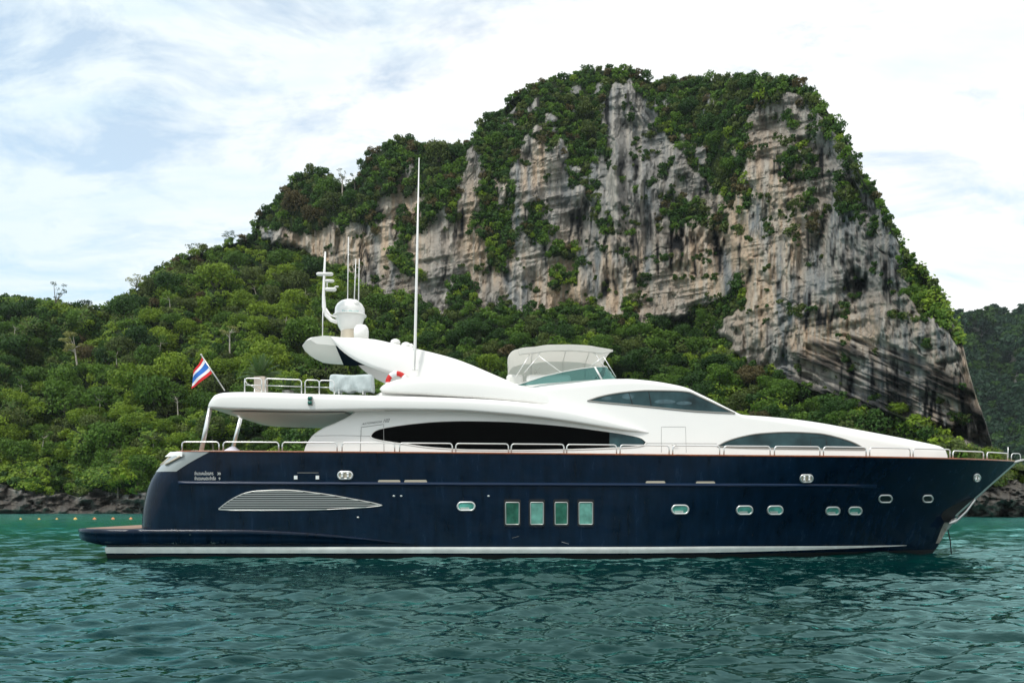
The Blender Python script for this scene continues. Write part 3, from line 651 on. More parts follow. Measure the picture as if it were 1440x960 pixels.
# bimini
def bimini():
    roof = table([(724, 492), (735, 488.8), (750, 487.6), (772, 484.6), (800, 484.3), (824, 485.4), (845, 488.6), (863, 491.8)])
    rows = []
    Yn, Yf = 29.75, 33.3
    def sect(x, z, drop_n, drop_f):
        r = []
        for k in range(5): r.append((x, Yn - .0, z - drop_n*(1-k/4)))
        for k in range(1, 10): r.append((x, Yn + (Yf-Yn)*k/10, z + .10*math.sin(math.pi*k/10)))
        for k in range(5): r.append((x, Yf, z - drop_f*k/4))
        return r
    a = []
    # rear quarter round
    x0, _, zr = P(728, 491, Yn); xr, _, zb = P(713.5, 512, Yn)
    for t in np.linspace(0, 1, 9):
        ang = R(200 - 110*t); cx = x0 + .0; cz = zr - .42
        a.append((cx + .36*math.cos(ang) + .0, cz + .42*math.sin(ang)))
    for i, (x, z) in enumerate(a): rows.append(sect(x, z, .02, .9))
    for px in np.linspace(730, 862, 26):
        x, _, z = P(px, float(roof(px)), Yn); dn = .24 - .18*max(0, (px-845)/18); df = 1.0 - .85*max(0, min(1, (px-835)/27)); rows.append(sect(x, z, dn, df))
    c = MB().grid(rows).build('bimini_canopy', M_CANVAS, yacht, auto=60); sm = c.modifiers.new('s', 'SOLIDIFY'); sm.thickness = .012
    q = lambda px, py, Y: P(px, py, Y)
    for Y in (29.8, 33.2):
        k = lambda px, py: (P(px, py, 29.8)[0], Y, P(px, py, 29.8)[2])
        for grp in ((((725, 530), (747, 495)), ((737, 524), (758, 500)), ((757, 500), (790, 524)), ((756, 499), (763, 493))), (((834, 494), (857, 524)), ((830, 515), (852, 499)), ((848, 500), (866, 530)))):
            mb = MB()
            for u, v in grp: mb.tube([k(*u), k(*v)], .016, 6)
            mb.build('bimini_frame', M_STEEL, c)
    for px in (750, 800, 835):
        x, _, z = P(px, float(roof(px)), Yn); MB().tube([(x, Yn+.02, z-.25), (x, Yn+.02, z-.03), (x, (Yn+Yf)/2, z+.07), (x, Yf-.02, z-.03), (x, Yf-.02, z-.8)], .016, 6).build('bimini_bow', M_STEEL, c)
bimini()

# anchor, stem fitting and bow roller --------------------------------------------
def bow():
    def stem(z, dy=-.02): return Vector((float(xs(z)), YC, z))
    m = MB()
    rows = []
    for z in np.linspace(1.35, 3.30, 16):
        x = float(xs(z)); rows.append([(x - .10, YC - hb(x-.10, z) - .012, z), (x + .03, YC - .02, z), (x + .03, YC + .02, z), (x - .10, YC + hb(x-.10, z) + .012, z)])
    m.grid(rows); m.build('stem_band', M_STEEL, yacht)
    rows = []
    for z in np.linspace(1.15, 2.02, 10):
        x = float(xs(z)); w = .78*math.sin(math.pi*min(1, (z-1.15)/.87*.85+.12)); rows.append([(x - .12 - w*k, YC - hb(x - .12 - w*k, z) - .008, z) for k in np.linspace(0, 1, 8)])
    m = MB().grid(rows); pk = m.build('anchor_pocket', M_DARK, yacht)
    an = MB()
    p0, p1 = stem(1.95), stem(1.10)
    an.tube([p0 + Vector((-.1, -.2, 0)), (p0+p1)/2 + Vector((-.02, -.28, 0)), p1 + Vector((.02, -.2, 0))], .05, 8)
    an.tube([p1 + Vector((-.35, -.5, -.02)), p1 + Vector((-.12, -.33, .05)), p1 + Vector((.05, -.18, .1)), p1 + Vector((.1, .15, .1))], [.03, .09, .09, .05], 8)
    an.add([p1 + Vector((.05, -.2, .1)), p1 + Vector((-.22, -.45, .12)), p1 + Vector((-.5, -.52, -.35)), p1 + Vector((-.28, -.25, -.30)), p1 + Vector((-.2, -.30, -.0))], [(0, 1, 4), (1, 2, 4), (2, 3, 4), (3, 0, 4)])
    an.build('anchor', M_SATIN, yacht, auto=30)
    # splash plate below the anchor, worn bare
    rows = []
    for z in np.linspace(.35, 1.12, 8):
        x = float(xs(z)); rows.append([(x - .02 - (.16 + .22*(z-.3))*k, YC - hb(x - .02 - (.16 + .22*(z-.3))*k, z) - .012, z) for k in np.linspace(0, 1, 6)])
    MB().grid(rows).build('splash_plate', mat('worn_plate', (.42, .35, .31), rough=.35, metal=.5, var=.3, vscale=6), yacht)
    a = P(1333, 744, 31.2); b = P(1338, 776, 31.2); MB().tube([a, ((a[0]+b[0])/2+.02, 31.2, (a[2]+b[2])/2), (b[0], b[1], -.1)], .022, 6).build('anchor_chain', M_DARK, yacht)
    t = Vector((18.62, YC, 3.36))
    m = MB(); m.box(t + Vector((.0, 0, .0)), (.5, .22, .07), Euler((0, R(-14), 0))); m.build('bow_roller', M_SATIN, yacht, smooth=False, bevel=.02)
    m = MB(); m.tube(hoop_path(t + Vector((-.35, -.28, .02)), t + Vector((.12, -.05, .03)), .26, .12), .017, 7); m.build('deck_rail', M_STEEL, yacht)
    MB().tube([P(1417.5, 645, 31.3), P(1417.5, 628, 31.3)], .015, 6).build('jack_staff', M_STEEL, yacht)
bow()

# lettering ----------------------------------------------------------------------
def text_mesh(body, name, m, px, py, hpx, f, parent, shear=0, rot=0, width=None, off=.012):
    cu = bpy.data.curves.new(name, 'FONT'); cu.body = body; cu.size = 1; cu.resolution_u = 2; cu.shear = shear
    ob = bpy.data.objects.new(name, cu); COL.objects.link(ob); dg = bpy.context.evaluated_depsgraph_get(); dg.update()
    me = bpy.data.meshes.new_from_object(ob.evaluated_get(dg)); bpy.data.objects.remove(ob)
    if not len(me.vertices): return None
    co = [v.co.copy() for v in me.vertices]; s = hpx/.72
    u1 = max(c.x for c in co); sx = (width/u1) if width else s
    fs_ = [tuple(p.vertices) for p in me.polygons]
    vs_ = [on(f, px + c.x*sx, py - c.y*s - c.x*sx*math.tan(R(rot)), off) for c in co]
    bpy.data.meshes.remove(me); mb = MB(); mb.add(vs_, fs_); return mb.build(name, m, parent, smooth=False)
M_LETW = mat('white_letters', (.75, .75, .72), rough=.5); M_LETD = mat('dark_letters', (.03, .03, .03), rough=.4, metal=.3)
text_mesh('จำนวนคนโดยสาร', 'capacity_lettering', M_LETW, 273.5, 667.5, 4.6, hb, yacht, width=26.5)
text_mesh('จำนวนคนประจำเรือ', 'capacity_lettering', M_LETW, 273.5, 674.5, 4.6, hb, yacht, width=30)
text_mesh('30', 'capacity_lettering', M_LETW, 305.5, 667.5, 3.8, hb, yacht, width=5)
text_mesh('9', 'capacity_lettering', M_LETW, 307.5, 674.5, 3.8, hb, yacht, width=2.4)
text_mesh('ASTONDOA', 'model_lettering', M_LETD, 508.5, 597.5, 2.8, bb, yacht, shear=.5, rot=7.5, width=28)
text_mesh('102', 'model_lettering', M_LETD, 538, 594, 5, bb, yacht, shear=.4, rot=6, width=10)
text_mesh('TracPhone', 'dome_lettering', mat('teal_letters', (.05, .45, .42), rough=.5), 480.5, 438.5, 2.6, lambda x, z: math.sqrt(max(.001, .56**2 - (x-dx_)**2)), yacht, width=24, off=.012)

# ------------------------------------------------------------------ loose things aboard
ens = thing('ensign', 'red, white and blue striped flag on a slanted staff at the stern', 'flag', P(316, 549, 29.5))
MB().tube([P(316, 549, 29.5), P(283, 499, 29.5)], .024, 8).build('flagstaff', M_SATIN, ens)
MB().lathe((P(283, 499, 29.5)[0], 29.5, P(283, 499, 29.5)[2]-.03), [(.01, 0), (.04, .02), (.04, .05), (.01, .07)], 10).build('finial', M_SATIN, ens)
FR = mat('flag_red', (.62, .025, .03), rough=.8); FW = mat('flag_white', (.8, .8, .82), rough=.8); FB = mat('flag_blue', (.03, .16, .55), rough=.8)
A, B_, C_, D_ = [Vector(P(a, b, 29.5)) for a, b in ((284, 502), (298.3, 524.5), (272, 523), (267.5, 546))]
mb = MB(); nu, nv = 24, 24; g = []
for i in range(nu+1):
    u = i/nu; r = []
    for j in range(nv+1):
        v = j/nv; p = (A.lerp(B_, v)).lerp(C_.lerp(D_, v), u); p = p + Vector((0, .10*math.sin(u*6 + v*2.5)*u, -.06*u*(1-u)*2 + .02*math.sin(v*9+u*4)*u)); r.append(p)
    g.append(r)
for i in range(nu):
    for j in range(nv):
        v = (j+.5)/nv; k = 0 if v < 1/6 or v > 5/6 else 1 if v < 2/6 or v > 4/6 else 2
        mb.add([g[i][j], g[i][j+1], g[i+1][j+1], g[i+1][j]], [(0, 1, 2, 3)], k)
mb.build('flag', [FR, FW, FB], ens)
# covered equipment
def cover():
    x0, _, z0 = P(463, 549, 28.5); x1, _, z1 = P(523, 525.5, 28.5)
    t = thing('covered_equipment', 'pale grey canvas cover over a box on legs at the upper deck rail', 'cover', ((x0+x1)/2, 28.75, z0-.1))
    mb = MB(); rows = []; zb_, zt2 = z0 - .02, z1 + .01; cx, cy = (x0+x1)/2, 28.8
    for i in range(41):
        u = -1 + i/20; k = max(.04, (1 - abs(u)**9))**.5; ring = []
        for j in range(40):
            a_ = 2*math.pi*j/40; ca, sa = math.cos(a_), math.sin(a_); y = np.sign(ca)*abs(ca)**.35; z = np.sign(sa)*abs(sa)**.35
            sag = .035*math.cos(u*math.pi/2)**2*(z > .3); fold = (.022*math.sin(u*9 + z*3.5*(1 if u > 0 else -1)) + .012*math.sin(u*23 + z*2))*(abs(y) > .8)*(1 - .3*z)
            ring.append((cx + u*(x1-x0)/2*(1 - .02*z) + (1-k)*0, cy + y*.33*(.75+.25*k) + fold*np.sign(y), (zb_+zt2)/2 + z*(zt2-zb_)/2*(.86+.14*k) - sag + .03*math.sin(u*11)*(z < -.6)))
        rows.append(ring)
    mb.grid(rows, closed=True, caps=True); mb.build('canvas_cover', M_COVER, t)
    for sx in (-1, 1):
        for sy in (-.25, .3):
            q = Vector(((x0+x1)/2 + sx*.4, 28.75+sy*.8, z0-.12)); MB().tube([q, q + Vector((0, 0, .25))], .025, 6).build('leg', M_STEEL, t)
cover()
# life ring
lp = P(558, 537.5, 28.78); lr = thing('life_ring', 'red and white life ring hung under the radar arch', 'life ring', lp)
mb = MB(); n = 48; rows = []
for i in range(n):
    a = 2*math.pi*i/n; c = Vector(lp) + Vector((math.cos(a), 0, math.sin(a)))*.30
    rows.append([tuple(c + Vector((math.cos(a), 0, math.sin(a)))*.085*math.cos(b) + Vector((0, .06*math.sin(b), 0))) for b in np.linspace(0, 2*math.pi, 13)[:-1]])
for i in range(n):
    mb.grid([rows[i], rows[(i+1) % n]], closed=True, mi=(0 if (i//6) % 2 else 1))
mb.build('ring', [M_RED, FW], lr)
# white bundle on the aft deck
def bundle():
    x0, _, z0 = P(313, 635, 29.0); x1, _, z1 = P(341, 625, 29.0)
    g = []
    for i in range(15):
        r = []
        for j in range(13):
            u, v = i/14, j/12; h = (math.sin(math.pi*min(1, v*1.0))**.6) * (math.sin(math.pi*(u**.75))**.55); r.append((x0 + (x1-x0)*u, 28.8 + .7*v, 3.42 + .33*h + .02*math.sin(u*9+v*7)))
        g.append(r)
    o = MB().grid(g).build('cushion', mat('white_cotton', (.72, .70, .78), rough=.9)); tag(o, 'white cushion lying on the aft deck beside the rail', 'cushion')
bundle()
# potted palms on the upper deck
M_FROND = mat('palm_frond', (0.045, 0.095, 0.02), rough=.6, var=.4, vscale=3)
def palm(px, py, Y, n, L, pot, label, spread=1.0):
    c = Vector(P(px, py, Y)); dz = float(bzt(c[0])); t = thing('potted_palm', label, 'potted plant', (c.x, c.y, dz))
    if pot:
        m = MB(); m.box((c.x, c.y, (c.z + dz)/2), (.42, .42, c.z - dz)); m.build('pot', mat('cream_pot', (.55, .47, .40), rough=.7), t, smooth=False, bevel=.02)
    else:
        MB().lathe((c.x, c.y, dz), [(.16, 0), (.22, c.z-dz), (.01, c.z-dz)], 16).build('pot', M_GREY, t)
    m = MB(); rs = random.Random(px)
    for k in range(n):
        az = rs.uniform(0, 6.28); el = rs.uniform(R(15), R(80)); ln = L*rs.uniform(.75, 1.05); pts = []
        for s in range(9):
            u = s/8; r = ln*u*math.cos(el)*spread; z = ln*(u*math.sin(el) - .45*u*u*math.cos(el)); pts.append(Vector((c.x + r*math.cos(az), c.y + r*math.sin(az), c.z + z)))
        for s in range(1, 8):
            d = (pts[s+1]-pts[s]).normalized(); side = d.cross(Vector((0, 0, 1))).normalized(); w = .16*ln*math.sin(math.pi*(s/8)**.7)+.02
            for sg in (-1, 1):
                for o_ in (0, .5):
                    b = pts[s].lerp(pts[s+1], o_); tip = b + side*sg*w + d*w*.8 - Vector((0, 0, w*.35)); m.add([b - d*.012, b + d*.022, tip], [(0, 1, 2)])
        m.tube(pts, .006, 4)
    m.build('fronds', M_FROND, t, smooth=False)
palm(367, 530, 32.3, 46, 1.05, True, 'palm in a cream square pot behind the upper deck rail')
palm(405, 549, 31.8, 40, .62, False, 'low dark palm just above deck level between the upper deck rails', 1.2)
# ------------------------------------------------------------------ island: slope, cliff and far headland
def inpoly(poly, x, y):
    r = np.zeros(x.shape, bool); n = len(poly); j = n - 1
    for i in range(n):
        xi, yi = poly[i]; xj, yj = poly[j]
        c = ((yi > y) != (yj > y)) & (x < (xj-xi)*(y-yi)/((yj-yi) if yj != yi else 1e-9) + xi); r ^= c; j = i
    return r
def blur(a, k, ax):
    if k < 1: return a
    w = np.exp(-np.linspace(-2, 2, 2*k+1)**2); w /= w.sum(); p = [(0, 0)]*a.ndim; p[ax] = (k, k); b = np.pad(a, p, mode='edge'); o = np.zeros_like(a)
    for i, q in enumerate(w):
        sl = [slice(None)]*a.ndim; sl[ax] = slice(i, i + a.shape[ax]); o += q*b[tuple(sl)]
    return o
ROCK = [
 [(362, 316), (400, 324), (450, 321), (505, 316), (530, 328), (545, 345), (575, 385), (600, 400), (640, 385), (640, 440), (600, 430), (560, 414), (520, 408), (490, 388), (460, 372), (440, 356), (400, 350), (372, 336)],
 [(528, 275), (553, 268), (565, 245), (582, 232), (594, 250), (592, 300), (600, 330), (612, 300), (640, 310), (645, 250), (655, 212), (668, 200), (674, 230), (672, 290), (690, 370), (715, 380), (715, 240), (730, 200), (752, 186), (778, 180), (796, 199),
  (796, 232), (806, 254), (830, 244), (834, 212), (852, 197), (848, 150), (862, 120), (885, 112), (912, 150), (930, 190), (960, 215), (985, 245), (1010, 275), (1030, 295), (1045, 245), (1052, 200), (1062, 150), (1100, 140), (1135, 145), (1165, 170), (1190, 195), (1215, 235), (1245, 300), (1265, 350),
  (1290, 370), (1330, 430), (1352, 470), (1370, 500), (1385, 560), (1400, 610), (1412, 645), (1385, 640), (1330, 622), (1260, 590), (1200, 570), (1130, 545), (1090, 530), (1040, 500), (1015, 470), (1000, 458), (940, 448), (900, 455), (860, 448), (830, 430), (800, 428), (760, 442),
  (700, 432), (675, 440), (660, 415), (640, 390), (600, 400), (575, 385), (545, 345), (530, 330)]]
VEG = [
 [(940, 300), (948, 280), (968, 276), (985, 288), (998, 312), (1002, 335), (990, 322), (975, 305), (958, 312), (945, 330)],
 [(892, 272), (905, 258), (935, 243), (938, 250), (915, 264), (895, 276)], [(770, 352), (790, 344), (815, 358), (800, 368), (775, 366)], [(735, 322), (752, 320), (765, 340), (748, 342)],
 [(943, 447), (1000, 424), (1045, 393), (1056, 420), (1040, 440), (1012, 456), (955, 462)], [(1270, 350), (1290, 370), (1330, 430), (1352, 478), (1345, 488), (1318, 452), (1290, 438), (1272, 395)],
 [(1150, 150), (1175, 170), (1200, 215), (1205, 240), (1180, 225), (1160, 190)], [(700, 250), (715, 240), (722, 300), (718, 345), (700, 370), (684, 350), (680, 290)], [(775, 388), (790, 384), (796, 400), (782, 410)], [(800, 384), (812, 380), (816, 394), (804, 400)],
 [(1198, 235), (1222, 250), (1240, 290), (1222, 275)], [(855, 240), (866, 228), (872, 250), (862, 262)], [(870, 425), (895, 418), (905, 440), (880, 450)], [(560, 300), (575, 290), (590, 330), (575, 350)], [(560, 350), (585, 375), (610, 395), (590, 398), (565, 380), (545, 350)],
 [(1190, 280), (1205, 270), (1210, 300), (1195, 305)], [(640, 395), (665, 388), (680, 430), (655, 440)], [(830, 200), (845, 195), (850, 230), (838, 240)]]
SIL = [(-700, 700), (-600, 640), (-400, 520), (-200, 452), (-60, 428), (0, 424), (55, 424), (95, 432), (130, 440), (165, 425), (200, 404), (240, 372), (280, 356), (320, 345), (355, 334), (366, 300), (385, 290), (400, 268), (425, 246), (450, 244), (480, 262), (505, 258), (513, 225), (540, 210), (572, 196), (598, 208), (625, 214),
       (645, 206), (664, 196), (675, 176), (705, 158), (722, 138), (760, 122), (810, 106), (850, 99), (885, 100), (915, 115), (960, 112), (1020, 113), (1070, 112), (1118, 117), (1148, 137), (1170, 165), (1188, 192), (1206, 234), (1243, 292), (1266, 342), (1286, 368), (1304, 390), (1326, 420), (1340, 455), (1352, 480), (1362, 520), (1376, 566), (1388, 600), (1396, 628), (1404, 648), (1440, 662), (1500, 690), (1545, 724)]
def island(xs_, sil, shore, y0, rocks, vegs, nv=330, seed=5, scale=1.0, back=80, base=None):
    """depth-resolved hillside: walks up from the shore, 38 degrees where it is wooded and steep where it is rock"""
    px = xs_; nu = len(px); s = sil(px) + 5*(fbm(px/14, px*0, seed, 3) - .5); s = np.minimum(s, shore(px) - 2)
    v = np.linspace(0, 1, nv)[None, :]; PY = shore(px)[:, None]*(1-v) + s[:, None]*v; PX = np.repeat(px[:, None], nv, 1)
    wx = PX + 22*(fbm(PX/38, PY/38, seed+1, 4) - .5) + 16*(fbm(PX/9, PY/9, seed+7, 2) - .5); wy = PY + 30*(fbm(PX/34, PY/45, seed+2, 4) - .5) + 16*(fbm(PX/8, PY/10, seed+9, 2) - .5)
    rk = np.zeros(PX.shape, bool)
    for p in rocks: rk |= inpoly(p, wx, wy)
    for p in vegs: rk &= ~inpoly(p, wx, wy)
    if base is not None:      # bare flecks in the summit scrub, scrub on the rock edges
        nn = fbm(PX/15, PY/24, seed+70, 3); top_ = (PY < 300) & (PX > 690) & (PX < 1190) & (PY > s[:, None] + 16)
        rk = np.where(top_ & (nn > .625), True, rk); rk = np.where((PY < 330) & (nn < .315), False, rk)
    # rocky tide band along the shore
    tb = 14 + 34*fbm(PX/45, PX*0, seed+3, 3)*(1 + .5*(PX > 1300)) + 4*(PX < 300)
    tide = (shore(PX) - PY) < tb
    rock = rk.astype(float); rs = blur(blur(rock, 5, 0), 4, 1)
    zone = np.clip((base(PX) - PY)/14, 0, 1)*np.clip((PX - 350)/20, 0, 1) if base is not None else rs
    zone = zone*np.clip((PY - s[:, None])/34, 0, 1) if base is not None else rs
    zone = np.maximum(zone, rs*.85)
    T = .80 + 3.2*zone; T = np.where(tide, 1.1, T); T = blur(T, 4, 1)
    slope = (HOR - PY)/FPX; T = np.maximum(T, slope + .20)
    Y = np.zeros_like(PX); Y[:, 0] = y0(px)
    for j in range(1, nv):
        d = (PY[:, j-1] - PY[:, j]); Y[:, j] = Y[:, j-1]*(1 + (d/FPX)/(T[:, j] - slope[:, j]))
    Y = blur(Y, 9, 0)
    # relief: rib-like flutes on the rock, gullies and humps on the slope
    PXw = PX + 26*(fbm(PX/55, PY/70, seed+81, 3) - .5); gm = np.clip(fbm(PX/70, PY/50, seed+82, 2)*3 - .8, .15, 1.3)
    fl = (fbm(PXw/12, PY/110, seed+11, 4) - .5)*gm + .5*(fbm(PX/17, PY/22, seed+83, 4) - .5); ledge = fbm(PX/60, (PY + .2*PX)/8, seed+84, 3) - .5; big = fbm(PX/60, PY/90, seed+12, 3) - .5; fine = fbm(PX/4.0, PY/9, seed+13, 3) - .5
    crk = np.abs(fbm(PX/26 + 3, PY/34, seed+15, 3) - .5)
    strata = inpoly([(1090, 520), (1140, 478), (1210, 470), (1290, 500), (1370, 540), (1400, 640), (1330, 622), (1200, 572), (1120, 545)], PX, PY).astype(float); strata = blur(blur(strata, 6, 0), 6, 1)
    sl = PY - .42*PX; st = fbm(sl/9, PX/60, seed+16, 3) - .5
    R_ = rs*scale
    dep = R_*(-7.5*fl - 15*big - 1.6*fine - 3.2*ledge*(1.3 - gm) + .8*np.clip(.05 - crk, 0, 1)/.05)*(1 - .6*strata) - strata*13*st
    dep += (1-np.maximum(rs, zone))*scale*(-30*(fbm(PX/60, PY/50, seed+21, 3) - .5))
    dep += np.where(tide, -7*(fbm(PX/9, PY/6, seed+22, 3) - .5), 0)*scale
    caves = np.zeros_like(PX)
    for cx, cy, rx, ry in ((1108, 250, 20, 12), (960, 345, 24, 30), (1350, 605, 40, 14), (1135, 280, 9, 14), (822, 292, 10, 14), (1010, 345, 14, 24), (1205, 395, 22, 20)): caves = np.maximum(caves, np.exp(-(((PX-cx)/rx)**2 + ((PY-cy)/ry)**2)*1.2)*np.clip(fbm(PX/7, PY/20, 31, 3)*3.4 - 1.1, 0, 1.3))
    dep += caves*6*scale*rs
    edge = np.clip(v/.02, 0, 1); Y2 = Y + dep*edge*np.clip((1-v)/.02, .15, 1)
    X = (PX - 720)*Y2/FPX; Z = CAMZ + (HOR - PY)*Y2/FPX
    Z[:, 0] = -.6
    # stains; dark also has the shade of caves and overhang crevices painted in
    def reg(L):
        o = np.zeros_like(PX)
        for cx, cy, rx, ry in L: o = np.maximum(o, np.exp(-(((PX-cx)/rx)**2 + ((PY-cy)/ry)**2)))
        return o
    wreg = reg([(1075, 340, 70, 140), (820, 395, 130, 60), (1000, 370, 60, 60), (1180, 470, 130, 45), (470, 352, 110, 32), (560, 330, 40, 70), (690, 330, 50, 80), (1310, 540, 80, 60), (750, 230, 30, 40)]) if base is not None else 0.3
    dreg = reg([(950, 340, 60, 50), (1200, 370, 80, 80), (820, 300, 40, 40), (1090, 245, 45, 25), (1250, 550, 110, 60), (1290, 440, 40, 60)]) if base is not None else 0.4
    stk = .5*fbm(PXw/4.2, PY/75, seed+41, 4) + .5*fbm(PXw/9, PY/45, seed+46, 4); stk2 = fbm(PX/8, PY/60 + 7, seed+42, 3)
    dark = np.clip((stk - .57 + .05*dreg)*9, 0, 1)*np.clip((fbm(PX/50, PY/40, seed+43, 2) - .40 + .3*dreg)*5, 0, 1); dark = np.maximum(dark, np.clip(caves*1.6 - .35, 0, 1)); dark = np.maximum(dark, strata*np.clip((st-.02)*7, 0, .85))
    warm = np.clip((fbm(PX/38, PY/80, seed+44, 3)*.6 + stk2*.5 - .36)*4.5, 0, 1)*(.12 + .95*wreg)*1.3
    light = np.clip((fbm(PX/3.0, PY/90, seed+45, 3) - .555 + .10*wreg)*7, 0, 1)
    # back of the hill, falling away behind the crest
    bk = []
    for k in range(1, 15):
        d = k/14; yb = Y2[:, -1] + back*d; zb = Z[:, -1]*(1 - d**1.8)*1.0 - 4*d - 2*d*d + 2.5*(fbm(px/12, px*0 + k, seed+60, 2) - .5)*(k < 12)
        zb = np.minimum(zb, CAMZ + (Z[:, -1]-CAMZ)*(yb/Y2[:, -1])*.985 - .5*0); bk.append(np.stack([(px-720)*Y2[:, -1]/FPX*(1 + .12*d*0), yb, np.where(k == 14, -2, zb)], -1))
    V_ = np.stack([X, Y2, Z], -1); full = np.concatenate([V_, np.stack(bk, 1)], 1); nb = full.shape[1]
    def ext(a, e=0): return np.concatenate([a, np.repeat(a[:, -1:]*0 + e, len(bk), 1)], 1)
    idx = np.arange(nu*nb).reshape(nu, nb); F = np.stack([idx[:-1, :-1], idx[1:, :-1], idx[1:, 1:], idx[:-1, 1:]], -1).reshape(-1, 4)
    at = {'rock': ext(np.where(tide, 1.0, rock)), 'dark': ext(dark), 'warm': ext(warm), 'light': ext(light), 'tide': ext(np.clip((tb - (shore(PX) - PY))/6, 0, 1))}
    return full, F, at, dict(PX=PX, PY=PY, X=X, Y=Y2, Z=Z, rock=rock, tide=tide, bk=np.stack(bk, 1))
def rock_mat(name, hazy=0.0):
    m = bpy.data.materials.new(name); m.use_nodes = True; t = m.node_tree; b = t.nodes['Principled BSDF']; b.inputs['Roughness'].default_value = .9; b.inputs['Specular IOR Level'].default_value = .15
    def A(n): a = N(t, 'ShaderNodeAttribute'); a.attribute_name = n; return a.outputs['Fac']
    geo = N(t, 'ShaderNodeNewGeometry')
    def noise(sc, det, scale3, rough=.6):
        mp = N(t, 'ShaderNodeMapping'); mp.inputs['Scale'].default_value = scale3; t.links.new(geo.outputs['Position'], mp.inputs[0])
        n = N(t, 'ShaderNodeTexNoise'); n.inputs['Scale'].default_value = sc; n.inputs['Detail'].default_value = det; n.inputs['Roughness'].default_value = rough; t.links.new(mp.outputs[0], n.inputs['Vector']); return n.outputs[0]
    def mix(f, a, c, typ='MIX'):
        x = N(t, 'ShaderNodeMixRGB', blend_type=typ)
        for i, q in ((0, f), (1, a), (2, c)):
            if isinstance(q, (int, float)): x.inputs[i].default_value = q
            elif isinstance(q, tuple): x.inputs[i].default_value = (*q, 1)
            else: t.links.new(q, x.inputs[i])
        return x.outputs[0]
    def mrange(v, a, b_, c=0, d=1):
        r = N(t, 'ShaderNodeMapRange'); r.inputs[1].default_value = a; r.inputs[2].default_value = b_; r.inputs[3].default_value = c; r.inputs[4].default_value = d; t.links.new(v, r.inputs[0]); return r.outputs[0]
    streak = noise(.7, 8, (1, 1, .16), .7); patch_ = noise(.35, 6, (1, 1, .6)); grain = noise(1.6, 8, (1, 1, 1), .75)
    c = mix(mrange(patch_, .35, .65), (.21, .24, .255), (.43, .43, .415))
    c = mix(A('warm'), c, (.74, .56, .40)); lf = N(t, 'ShaderNodeMath', operation='MULTIPLY'); t.links.new(A('light'), lf.inputs[0]); lf.inputs[1].default_value = .7; c = mix(lf.outputs[0], c, (.72, .66, .57))
    c = mix(mrange(streak, .55, .65, 0, .8), c, (.08, .08, .078)); c = mix(mrange(streak, .30, .42, .5, 0), c, (.60, .54, .46))
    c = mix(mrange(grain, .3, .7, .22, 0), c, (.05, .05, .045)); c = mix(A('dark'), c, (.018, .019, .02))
    td = N(t, 'ShaderNodeMath', operation='MULTIPLY'); t.links.new(A('tide'), td.inputs[0]); td.inputs[1].default_value = .68; c = mix(td.outputs[0], c, (.06, .048, .036))
    soil = mix(mrange(grain, .35, .65), (.010, .020, .007), (.035, .055, .014)); c = mix(A('rock'), soil, c)
    t.links.new(c, b.inputs['Base Color'])
    bp = N(t, 'ShaderNodeBump'); bp.inputs['Strength'].default_value = .9; bp.inputs['Distance'].default_value = 1.6; s2 = N(t, 'ShaderNodeMath', operation='ADD'); t.links.new(streak, s2.inputs[0]); t.links.new(grain, s2.inputs[1]); t.links.new(s2.outputs[0], bp.inputs['Height']); t.links.new(bp.outputs[0], b.inputs['Normal'])
    return m
M_ROCK = rock_mat('limestone')
shore_f = table([(-900, 721.5), (0, 722), (900, 723), (1300, 726.5), (1440, 727), (1700, 727)])
y0_f = table([(-900, 160), (0, 156), (900, 150), (1250, 125), (1440, 114), (1700, 112)])
sil_f = table(SIL)
full, F_, at_, ISL = island(np.arange(-700, 1546, 2.2), sil_f, shore_f, y0_f, ROCK, VEG, base=table([(340, 320), (362, 330), (400, 350), (440, 356), (490, 388), (560, 414), (640, 435), (700, 436), (760, 442), (830, 432), (900, 455), (1000, 458), (1040, 500), (1090, 530), (1130, 545), (1200, 570), (1260, 590), (1330, 622), (1400, 645), (1450, 670)]))
o = link('hillside_and_cliff', npmesh('hillside_and_cliff', full.reshape(-1, 3), F_, M_ROCK, at_, smooth=False)); tag(o, kind='structure')
# far headland
FSIL = table([(1150, 600), (1250, 520), (1300, 478), (1340, 450), (1352, 446), (1368, 441), (1385, 445), (1404, 441), (1420, 447), (1440, 443), (1480, 430), (1540, 436), (1620, 480), (1720, 560), (1850, 690), (1880, 716)])
FR_ = [[(1420, 490), (1436, 500), (1434, 548), (1424, 530)], [(1368, 452), (1378, 456), (1380, 486), (1371, 480)], [(1428, 585), (1440, 590), (1438, 625), (1430, 610)], [(1500, 470), (1540, 480), (1540, 600), (1510, 590)]]
fullf, Ff, atf, FAR = island(np.arange(1150, 1880, 2.6), FSIL, table([(1100, 713), (1900, 713)]), table([(1100, 430), (1900, 430)]), FR_, [], nv=150, seed=77, scale=2.2, back=200)
o = link('far_headland', npmesh('far_headland', fullf.reshape(-1, 3), Ff, M_ROCK, atf, smooth=False)); tag(o, kind='structure')

